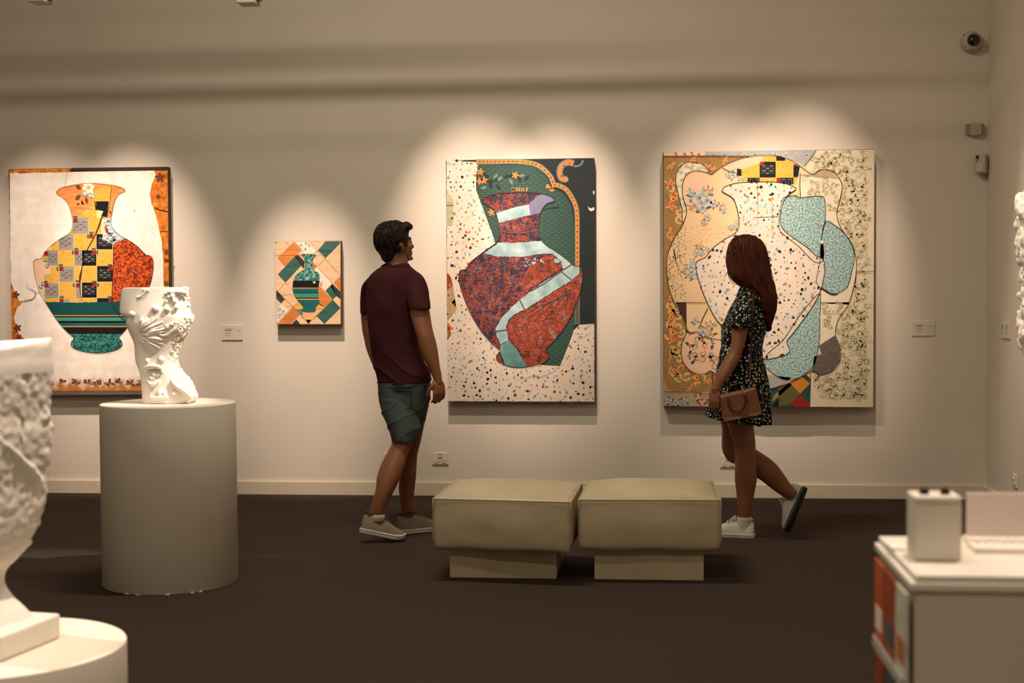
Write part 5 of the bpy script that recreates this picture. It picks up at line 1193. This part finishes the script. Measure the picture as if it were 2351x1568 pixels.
me = remesh(bm, .0042, 5, .5); link('body', me, SKM, man, True)
eyes(Pm, Rm, HS, man, EYEM)
# t-shirt
TS = cloth('maroon_jersey', '381719', '431d21', 12)
bm = bmesh.new()
add_secs(bm, [(604, 880, 939, YM, .056), (611, 875, 943, YM, .066), (619, 862, 952, YM, .085), (632, 848, 966, YM, .102), (650, 842, 970, YM, .112), (690, 842, 966, YM, .122), (720, 842.5, 962, YM, .122), (760, 845.5, 962, YM, .118), (800, 851, 966, YM, .115), (830, 856, 975, YM, .118), (852, 861, 986, YM, .122), (868, 864.5, 991, YM, .124), (878, 866, 991.5, YM, .124)], 40, 4, 2.3)
add_secs(bm, [(625, 944, 962, 7.69, .04), (634, 936, 972, 7.675, .058), (648, 930, 980.5, 7.655, .068), (668, 930, 985.5, 7.63, .072), (690, 932, 987, 7.61, .072), (702, 935, 988.5, 7.595, .070), (710, 937, 989.5, 7.59, .068)], 26)
add_secs(bm, [(628, 852, 872, 7.76, .05), (645, 837, 876, 7.79, .062), (662, 829, 876, 7.82, .066), (690, 825.5, 875, 7.845, .066), (715, 826.5, 873, 7.855, .064), (721, 827, 873, 7.855, .062)], 26)
me = remesh(bm, .0052, 9, .5)
def ridge(x, p=3): return (1-np.abs(np.sin(x)))**p
def wrk(co, no):
    w = snoise(co, (5, 5, 4), 3)*1.6
    low = np.clip((1.08-co[:, 2])/.20, 0, 1); midb = np.clip((co[:, 2]-.95)/.2, 0, 1)*np.clip((1.36-co[:, 2])/.12, 0, 1)
    a = ridge((co[:, 0]*.55+co[:, 2]*1.0)*26+w*1.4)*.009*low
    b = ridge((co[:, 0]*1.0-co[:, 2]*.22)*17+w)*.007*midb
    return a+b+snoise(co, (14, 14, 9), 4)*.004-.003
displace(me, wrk); link('t_shirt', me, TS, man, True)
for nm, pts, r_ in (('hem', [(866, 880), (905, 884), (950, 880), (991, 872)], .004),):
    bm = bmesh.new(); fr = [on_y(p[0], p[1]-2, YM-.124*math.sqrt(max(0, 1-((p[0]-928.5)/63.5)**2))-.002) for p in pts]; add_tube(bm, fr, [r_]*4, 8, 6); link(nm, mesh_bm(bm), TS, man, True)
bm = bmesh.new(); add_tube(bm, [on_y(876, 611, YM-.02), on_y(892, 611, YM-.056), on_y(910, 611, YM-.064), on_y(930, 612, YM-.050), on_y(941, 614, YM-.01)], [.005]*5, 8, 5); link('neckband', mesh_bm(bm), TS, man, True)
# shorts
SH = cloth('grey_twill', '3c4342', '485050', 10); SHD = cloth('grey_twill_dark', '2a2f2e', '323837', 10)
bm = bmesh.new()
add_secs(bm, [(866, 868, 988, YM, .116), (882, 867, 989.5, YM, .124), (900, 868, 989, YM, .130), (920, 870, 987, YM, .132), (938, 874, 982, YM, .128), (955, 882, 976, YM, .10)], 36, 4, 2.2)
add_secs(bm, [(915, 871, 955, 7.67, .105), (946, 877, 960, 7.65, .108), (978, 889, 967, 7.635, .105), (1000, 895.5, 963, 7.625, .10), (1013, 899, 958, 7.62, .095)], 30)
add_secs(bm, [(915, 925, 987, 7.76, .095), (951, 920, 980, 7.76, .10), (985, 915, 972, 7.77, .10), (998, 915, 970, 7.775, .10)], 28)
me = remesh(bm, .0052, 3, .5)
displace(me, lambda co, no: ridge((-co[:, 0]*.75+co[:, 2]*1.25)*24+snoise(co, 5, 6)*2.0)*.0052*np.clip((.86-co[:, 2])/.12, .15, 1)+snoise(co, 14, 8)*.004-.003)
sho = link('shorts', me, SH, man, True)
def onback(px, py, o=.004): return on_y(px, py, YM-.131*math.sqrt(max(.02, 1-((px-928)/62)**2))-o)
bm = bmesh.new(); q = [(890, 889), (945, 888)]; add_tube(bm, [onback(892, 890), onback(918, 890), onback(945, 889)], [.0025]*3, 6, 6); add_tube(bm, [onback(892, 897), onback(918, 897), onback(945, 896)], [.0025]*3, 6, 6)
add_tube(bm, [onback(943, 889), onback(944, 912), onback(940, 936), onback(904, 934)], [.002]*4, 6, 6); link('pocket_seam', mesh_bm(bm), SHD, sho, True)
bm = bmesh.new(); rr = [[onback(908, 883, .006), onback(925, 883, .006), onback(925, 895, .006), onback(908, 895, .006)], [onback(908, 883, .003), onback(925, 883, .003), onback(925, 895, .003), onback(908, 895, .003)]]; add_rings(bm, rr); bmesh.ops.recalc_face_normals(bm, faces=bm.faces); link('belt_tab', mesh_bm(bm), SHD, sho)
bm = bmesh.new(); add_tube(bm, [on_y(973, 880, 7.61), on_y(979, 905, 7.62), on_y(972, 935, 7.60)], [.003]*3, 6, 6); link('side_pocket', mesh_bm(bm), SHD, sho, True)
# hair
HM = hairmat('dark_brown_hair', '15100d', '2a1f19')
bm = bmesh.new(); R = Rm
for p, r_ in (((0, -.020, .040), (.086, .103, .091)), ((0, -.060, -.020), (.068, .050, .070)), ((.066, .012, .010), (.019, .036, .042)), ((-.066, .012, .010), (.019, .036, .042)), ((.02, .058, .085), (.055, .045, .030)), ((.068, -.02, -.02), (.017, .026, .036)), ((-.068, -.02, -.02), (.017, .026, .036)), ((0, -.065, -.07), (.05, .036, .035))):
    add_ell(bm, Pm(*p), tuple(k*HS for k in r_), R, 3)
me = remesh(bm, .0045, 3, .5); displace(me, lambda co, no: snoise(co, (70, 70, 16), 6)*.007+snoise(co, 30, 2)*.004)
ho = link('hair', me, HM, man, True)
bm = bmesh.new(); rs = random.Random(3)
for i in range(420):
    az = rs.uniform(-PI, PI); el = rs.uniform(-.5, 1.3)
    d = Vector((math.sin(az)*math.cos(el), -math.cos(az)*math.cos(el), math.sin(el)))
    if d.y > .55 and d.z < .55: continue
    pts = []
    sw = Vector((rs.uniform(-.25, .25)+d.x*.3, -.15 if d.y < .5 else .35, -.75))
    for t in (0, .35, .7, 1.0):
        q = (d+sw*t*.62).normalized(); lift = 1.0+.015*t+rs.uniform(0, .05)*t*t
        low = max(0, -q.z); pts.append(Pm(q.x*.089*lift, -.020+q.y*.106*lift-low*.02, .040+q.z*.094*lift-low*.025))
    add_tube(bm, pts, [.0035, .0042, .0032, .0008], 5, 2)
for p0, p1, p2 in (((915, 514), (935, 514), (949, 522)), ((920, 516), (938, 519), (947, 529)), ((868, 525), (864, 545), (866, 560)), ((872, 515), (867, 520), (866, 532)), ((880, 590), (884, 597), (887, 599)), ((873, 580), (876, 590), (879, 596))):
    add_tube(bm, [on_y(*p0, YM), on_y(*p1, YM), on_y(*p2, YM+.01)], [.004, .004, .001], 6, 4)
link('hair_strands', mesh_bm(bm), HM, ho, True)
# shoes
TAUPE = cloth('taupe_canvas', '7d7062', '8b7d6d', 20); RUB = plain('white_rubber', 'c9c2b6', .6); BRN2 = plain('brown_trim', '4a2d1e', .6); LACE = plain('taupe_lace', '6a5e52', .8); SOCK = cloth('white_sock', 'c9c2b6', 'd6cfc3', 20)
toe = on_z(927, 1242); heel = on_y(825.5, 1222, 7.47)
shoe(man, heel, toe, (-.1, 0, 1), (TAUPE, RUB, BRN2, LACE), toe_up=.5, open_h=.105)
hl = on_z(912, 1227); tdir = Vector((.78, .62, 0)).normalized()
shoe(man, hl, hl+tdir*.285, (0, 0, 1), (TAUPE, RUB, BRN2, LACE), toe_up=.3, open_h=.105)
for s in ([(1181, 846, 884, 7.50, .034), (1188, 845, 884, 7.498, .031), (1196, 846, 881, 7.497, .022)], [(1187, 920.5, 956, 7.865, .034), (1194, 921, 955, 7.865, .030), (1203, 922, 954, 7.865, .022)]):
    bm = bmesh.new(); add_secs(bm, s, 24); link('sock', mesh_bm(bm), SOCK, man, True)

# ------------------------------------------------------------------ the woman
YW = 7.77
wr_ = on_z(1705, 1234)
wom = empty('person', (wr_.x, YW, 0), 'woman with long auburn hair in a dark dotted dress, one heel lifted', 'person')
bm = bmesh.new()
hw_ = on_y(1713, 597, YW+.0); WS_ = .90
Pw, Rw = head(bm, hw_, (-.86, .50, -.06), WS_)
add_secs(bm, [(612, 1703, 1736, YW, .045), (635, 1706, 1738, YW, .045), (652, 1703, 1741, YW, .052), (668, 1696, 1748, YW, .075)], 22)
add_secs(bm, [(662, 1700, 1748, YW, .08), (690, 1692, 1752, YW, .115), (730, 1680, 1754, YW, .12), (770, 1668, 1750, YW, .11), (800, 1665, 1745, YW, .10), (850, 1660, 1750, YW, .12), (910, 1656, 1752, YW, .13), (950, 1660, 1735, YW, .11)], 26)
# near arm
add_secs(bm, [(690, 1698, 1720, 7.67, .03), (715, 1686, 1720, 7.64, .042), (745, 1680, 1718, 7.62, .045), (765, 1679.5, 1716, 7.61, .044), (785, 1679, 1711, 7.60, .041), (799, 1677, 1707.5, 7.595, .040), (812, 1669.5, 1703, 7.59, .040), (826, 1661.5, 1698.5, 7.58, .041), (842, 1653.5, 1690, 7.57, .039), (857, 1646.5, 1680.5, 7.56, .036), (872, 1640, 1669.5, 7.55, .030), (884, 1635, 1660, 7.545, .025), (894, 1631.5, 1656, 7.54, .023)], 22)
hand(bm, on_y(1644, 890, 7.54), (-.13, -.02, -1), (.45, .89, 0), (-.89, .45, 0), .86, .22, .6, .25)
# far arm, mostly hidden
add_secs(bm, [(680, 1690, 1716, 7.90, .04), (740, 1668, 1700, 7.94, .042), (790, 1668, 1696, 7.94, .038), (850, 1666, 1690, 7.93, .032), (880, 1668, 1688, 7.92, .024)], 18)
hand(bm, on_y(1678, 880, 7.92), (.05, 0, -1), (.5, -.86, 0), (-.86, -.5, 0), .86, .3)
# standing leg
add_secs(bm, [(925, 1672, 1738, YW-.02, .085), (962, 1668, 1731, YW-.03, .08), (985, 1673, 1731, YW-.03, .076), (1008, 1680, 1734, YW-.03, .07), (1024, 1685, 1735, YW-.03, .064), (1044, 1687, 1735.5, YW-.03, .060), (1062, 1687, 1736, YW-.025, .060), (1077, 1686.8, 1737, YW-.02, .062), (1102, 1687, 1737.8, YW-.015, .062), (1128, 1690, 1733, YW-.015, .053), (1153, 1692.3, 1729, YW-.015, .045), (1179, 1693.8, 1725.5, YW-.015, .037), (1197, 1694, 1724, YW-.015, .031), (1215, 1694, 1724, YW-.015, .024)], 24)
# lifted leg
add_secs(bm, [(925, 1655, 1715, YW+.10, .085), (962, 1653, 1706, YW+.11, .078), (985, 1657.5, 1704, YW+.12, .072), (1008, 1656.7, 1702, YW+.13, .068), (1025, 1657, 1704, YW+.13, .064), (1040, 1660, 1710, YW+.13, .060), (1055, 1669, 1714, YW+.13, .05), (1063, 1680, 1712, YW+.13, .035)], 22)
s_ = mpp(YW+.13)
add_tube(bm, [on_y(1690, 1036, YW+.13), on_y(1712, 1049, YW+.13), on_y(1738, 1066, YW+.13), on_y(1761, 1081, YW+.13), on_y(1785, 1105, YW+.13), on_y(1805, 1125, YW+.13), on_y(1822, 1138, YW+.13)], [26*s_, 27*s_, 27*s_, 25.5*s_, 21.5*s_, 16.5*s_, 13*s_], 20, 4)
me = remesh(bm, .0040, 5, .5); link('body', me, SKW, wom, True)
eyes(Pw, Rw, WS_, wom, EYEM)
# dress
n = N('dotted_dress', .8, .15)
v1 = n.vor(52, None, 'Distance', .75); v2 = n.vor(74, n.coord((1, 1, 1), (.4, .3, .9)), 'Distance', .9); g = n.noise(400, 2)
dots = n.math('MAXIMUM', n.math('LESS_THAN', v1, .31), n.math('LESS_THAN', v2, .22)); n.color(n.mix(dots, L('10141a'), L('c4c0ac'))); n.bump(g, .15, .001); DRESS = n.m
bm = bmesh.new()
add_secs(bm, [(655, 1701, 1746, YW, .062), (664, 1697, 1750, YW, .082), (676, 1692, 1754, YW, .105), (695, 1686, 1757, YW, .125), (715, 1679, 1759, YW, .132), (740, 1668, 1759, YW, .134), (760, 1659, 1757, YW, .130), (778, 1656, 1752.5, YW, .122), (795, 1656, 1749.5, YW, .116), (815, 1651, 1750.5, YW, .124), (840, 1647, 1755, YW, .138), (870, 1643.5, 1761, YW, .150), (905, 1638, 1766, YW, .158), (930, 1630, 1768, YW, .162), (955, 1622, 1770, YW, .165)], 44, 4, 2.2)
add_secs(bm, [(668, 1702, 1727, 7.69, .045), (682, 1692, 1728, 7.66, .060), (700, 1684, 1727, 7.64, .070), (720, 1676, 1725.5, 7.625, .076), (738, 1672, 1724, 7.615, .078), (749, 1675, 1722, 7.61, .070), (755, 1680, 1720, 7.61, .056)], 28)
add_secs(bm, [(690, 1684, 1712, 7.90, .05), (720, 1670, 1706, 7.93, .062), (750, 1658, 1700, 7.945, .068), (766, 1656, 1697, 7.945, .062), (778, 1660, 1694, 7.945, .048)], 24)
add_ell(bm, on_y(1764, 752, 7.86), (.022, .03, .025), None, 2)
me = remesh(bm, .005, 3, .5)
zr = on_y(1700, 900, YW).z; zh = on_y(1700, 955, YW).z; xl = on_y(1622, 955, YW).x; xr_ = on_y(1770, 955, YW).x
def pleat(co, no):
    k = np.clip((on_y(1700, 800, YW).z-co[:, 2])/.36, 0, 1); a = np.arctan2(co[:, 1]-YW, co[:, 0]-(xl+xr_)/2)
    return np.sin(a*17+2*np.sin(co[:, 2]*6))*.008*k+snoise(co, (16, 16, 9), 5)*.006
displace(me, pleat)
co = np.empty(len(me.vertices)*3); me.vertices.foreach_get('co', co); co = co.reshape(-1, 3); k = np.clip((zr-co[:, 2])/(zr-zh), 0, 1); co[:, 2] -= k*np.clip((co[:, 0]-xl)/(xr_-xl), 0, 1)*18*mpp(YW); me.vertices.foreach_set('co', co.ravel()); me.update()
link('dress', me, DRESS, wom, True)
# hair
HW = hairmat('auburn_hair', '38150d', '5c2616')
hs_ = [(539, 1700, 1724, .04), (543, 1689, 1736, .06), (550, 1680, 1746, .078), (562, 1673.5, 1755, .090), (580, 1669, 1761, .098), (600, 1668, 1764, .102), (620, 1671, 1767, .102), (636, 1676, 1770, .098), (650, 1688, 1774, .09), (662, 1706, 1778, .082), (680, 1724, 1783, .075), (700, 1734, 1784, .068), (715, 1743, 1781, .060), (730, 1751, 1777, .048), (744, 1757, 1773, .034), (752, 1762, 1770, .016)]
def hy(py): return YW+.0-.035*min(1, max(0, (py-600)/80))
bm = bmesh.new(); add_secs(bm, [(a, l+3, r-3, hy(a), d*.95) for a, l, r, d in hs_], 36)
me = remesh(bm, .005, 3, .5); displace(me, lambda co, no: snoise(co, (60, 60, 6), 3)*.008)
hob = link('hair', me, HW, wom, True)
bm = bmesh.new(); rs = random.Random(21); H = np.array(hs_)
def hp(py, ph, k=1.0):
    l, r, d = (np.interp(py, H[:, 0], H[:, j]) for j in (1, 2, 3)); cx, hw2 = (l+r)/2, (r-l)/2
    return on_y(cx+hw2*math.cos(ph)*k, py, hy(py)+d*math.sin(ph)*k)
for i in range(330):
    ph = rs.uniform(-PI, PI); a = rs.uniform(541, 600); b = rs.uniform(640, 756) if math.cos(ph) > -.3 else rs.uniform(620, 664); pts = []; n_ = 7
    for j in range(n_):
        t = j/(n_-1); py = a+(b-a)*t; pts.append(hp(py, ph+.12*math.sin(t*5+i)+(.35*t if math.cos(ph) < 0 else 0)*(-1 if math.sin(ph) > 0 else 1), 1.0+.02*math.sin(t*9+i)+.03*t*rs.random()))
    w = rs.uniform(.0022, .0048); add_tube(bm, pts, [w*.8, w, w, w, w*.9, w*.7, w*.15], 5, 2)
for ps in (((1672, 600), (1675, 625), (1684, 645), (1702, 656)), ((1670, 610), (1672, 632), (1682, 650), (1697, 655)), ((1669, 612), (1671, 622), (1666, 630), (1664, 638)), ((1678, 620), (1683, 640), (1692, 650), (1705, 653)), ((1772, 640), (1779, 655), (1783, 675), (1792, 692)), ((1778, 690), (1783, 705), (1780, 722)), ((1755, 700), (1765, 730), (1773, 746)), ((1768, 610), (1775, 640), (1781, 660))):
    add_tube(bm, [on_y(*p, YW-.03) for p in ps], [.002]*(len(ps)-1)+[.0006], 5, 4)
link('hair_strands', mesh_bm(bm), HW, hob, True)
# shoes
WSH = plain('white_leather_shoe', 'c9c6bc', .5, .3, .03, 20); WSO = plain('white_shoe_sole', 'bdb9ae', .6); BSO = plain('black_rubber_sole', '151414', .6); WLA = plain('white_lace', 'd0ccc2', .8); GREYT = plain('pale_grey_trim', 'a9a598', .7)
h0 = Vector((on_y(1732, 1236, 7.745).x, 7.745, 0)); td = Vector((-.97, .22, 0)).normalized()
T0 = shoe(wom, h0, h0+td*.25, (0, 0, 1), (WSH, WSO, GREYT, WLA), wsc=.92, open_h=.088)
bm = bmesh.new(); q = T0(.105, .034, .062); add_box(bm, q+Vector((-.012, -.004, -.005)), q+Vector((.010, .004, .006)), .001); link('shoe_tab', mesh_bm(bm), DARKM, wom)
h1 = on_y(1853, 1121, YW+.15); t1 = on_y(1811, 1221, YW+.12)
shoe(wom, h1, t1, (-.86, .36, .38), (WSH, BSO, WSO, WLA), wsc=.92, open_h=.088)
bm = bmesh.new(); add_secs(bm, [(1187, 1692.5, 1726, YW-.015, .038), (1196, 1692.5, 1726, YW-.015, .034), (1208, 1692.5, 1726, YW-.015, .029), (1220, 1692.5, 1726, YW-.015, .025)], 24)
me = mesh_bm(bm); displace(me, lambda co, no: np.sin(co[:, 2]*420)*.0012); link('sock', me, SOCK, wom, True)

# ------------------------------------------------------------------ her handbag
BAGM = plain('tan_leather', '6c3a1b', .5, .4, .06, 14, .05); BAGD = plain('tan_leather_dark', '42200f', .5); GOLDM = N('gold_hardware', .25); GOLDM.color(L('c9a25c')); GOLDM.b.inputs['Metallic'].default_value = 1.0; GOLDM = GOLDM.m
yb0, yb1 = 7.475, 7.575
def bp(cx, cy, y=yb0): return on_y(1580+cx/3.267, 520+cy/3.267, y)
c = bp(400, 1470)
bag = empty('handbag', c, 'small structured tan leather handbag hanging at the woman\'s hip', 'handbag')
bm = bmesh.new()
prof_ = [(242, 1268, 502, 1206), (246, 1290, 508, 1226), (258, 1380, 530, 1322), (270, 1440, 546, 1392), (278, 1466, 548, 1410)]
rings = []
for k, (xa, ya_, xb, yb2) in enumerate(prof_):
    a, b = bp(xa, ya_), bp(xb, yb2); t = k/4; dep = .035+.065*t**.8; mid = .5*(yb0+yb1)
    f0, f1 = Vector((a.x, mid-dep/2, a.z)), Vector((b.x, mid-dep/2, b.z)); g0, g1 = Vector((a.x, mid+dep/2, a.z)), Vector((b.x, mid+dep/2, b.z))
    ring = [f0.lerp(f1, i/8) for i in range(9)]+[f1.lerp(g1, .5)+Vector((.006, 0, 0))]+[g1.lerp(g0, i/8) for i in range(9)]+[g0.lerp(f0, .5)-Vector((.006, 0, 0))]; rings.append(ring)
add_rings(bm, rings); bmesh.ops.recalc_face_normals(bm, faces=bm.faces)
bo = link('bag_body', mesh_bm(bm), BAGM, bag)
mod = bo.modifiers.new('b', 'BEVEL'); mod.width = .003; mod.segments = 2; mod.limit_method = 'ANGLE'
bm = bmesh.new(); add_tube(bm, [bp(246, 1268, 7.525), bp(370, 1236, 7.525), bp(500, 1206, 7.525)], [.0022]*3, 6, 3); link('zip', mesh_bm(bm), GOLDM, bag, True)
fy = 7.488
for off, nm in ((0, 'handle'), (.065, 'handle')):
    bm = bmesh.new(); yy = fy-.012+off
    pts = [(297, 1290), (300, 1330), (322, 1372), (365, 1388), (405, 1372), (428, 1320), (432, 1262)] if not off else [(297, 1290), (300, 1230), (340, 1190), (400, 1180), (428, 1220), (432, 1258)]
    add_tube(bm, [bp(*p, yy) for p in pts], [.0042]*len(pts), 8, 5); link(nm, mesh_bm(bm), BAGD, bag, True)
for cx, cy in ((292, 1262), (415, 1234)):
    bm = bmesh.new(); pts = [bp(cx+16*math.cos(t), cy+12*math.sin(t), fy-.010) for t in [2*PI*i/14 for i in range(15)]]; add_tube(bm, pts, [.0016]*15, 6, 1, False); link('ring', mesh_bm(bm), GOLDM, bag, True)
    bm = bmesh.new(); q = bp(cx+5, cy+28, fy-.008); add_ell(bm, q, (.007, .003, .012), None, 2); link('handle_tab', mesh_bm(bm), BAGM, bag, True)
bm = bmesh.new(); tagp = [(418, 1375), (436, 1372), (450, 1400), (446, 1436), (398, 1432), (400, 1400)]
add_rings(bm, [[bp(*p, fy-.020) for p in tagp], [bp(*p, fy-.015) for p in tagp]]); bmesh.ops.recalc_face_normals(bm, faces=bm.faces); link('hanging_tag', mesh_bm(bm), BAGM, bag)
for pts in ([(463, 1196, 7.52), (462, 1165, 7.545), (461, 1135, 7.57)], [(290, 1262, 7.515), (292, 1225, 7.535), (296, 1195, 7.55)]):
    bm = bmesh.new(); add_tube(bm, [bp(*p) for p in pts], [.0028, .0016, .0028], 8, 4); link('strap_clip', mesh_bm(bm), GOLDM, bag, True)
bm = bmesh.new(); path = [(461, 1135, 7.57), (464, 1060, 7.585), (469, 960, 7.605), (474, 860, 7.615), (478, 760, 7.605), (482, 660, 7.612), (487, 560, 7.625), (492, 500, 7.65), (500, 462, 7.70), (508, 446, 7.76), (505, 470, 7.86), (470, 700, 7.92), (400, 900, 7.66), (330, 1100, 7.575), (296, 1195, 7.55)]
P_ = catmull([bp(*p) for p in path[:9]], 5); rg = []
for i, p in enumerate(P_):
    t = (P_[min(i+1, len(P_)-1)]-P_[max(i-1, 0)]).normalized(); s = t.cross(Vector((0, 1, 0))).normalized()*.0058; nn = s.cross(t).normalized()*.0014; rg.append([p-s-nn, p+s-nn, p+s+nn, p-s+nn])
add_rings(bm, rg); bmesh.ops.recalc_face_normals(bm, faces=bm.faces); link('shoulder_strap', mesh_bm(bm), BAGD, bag)
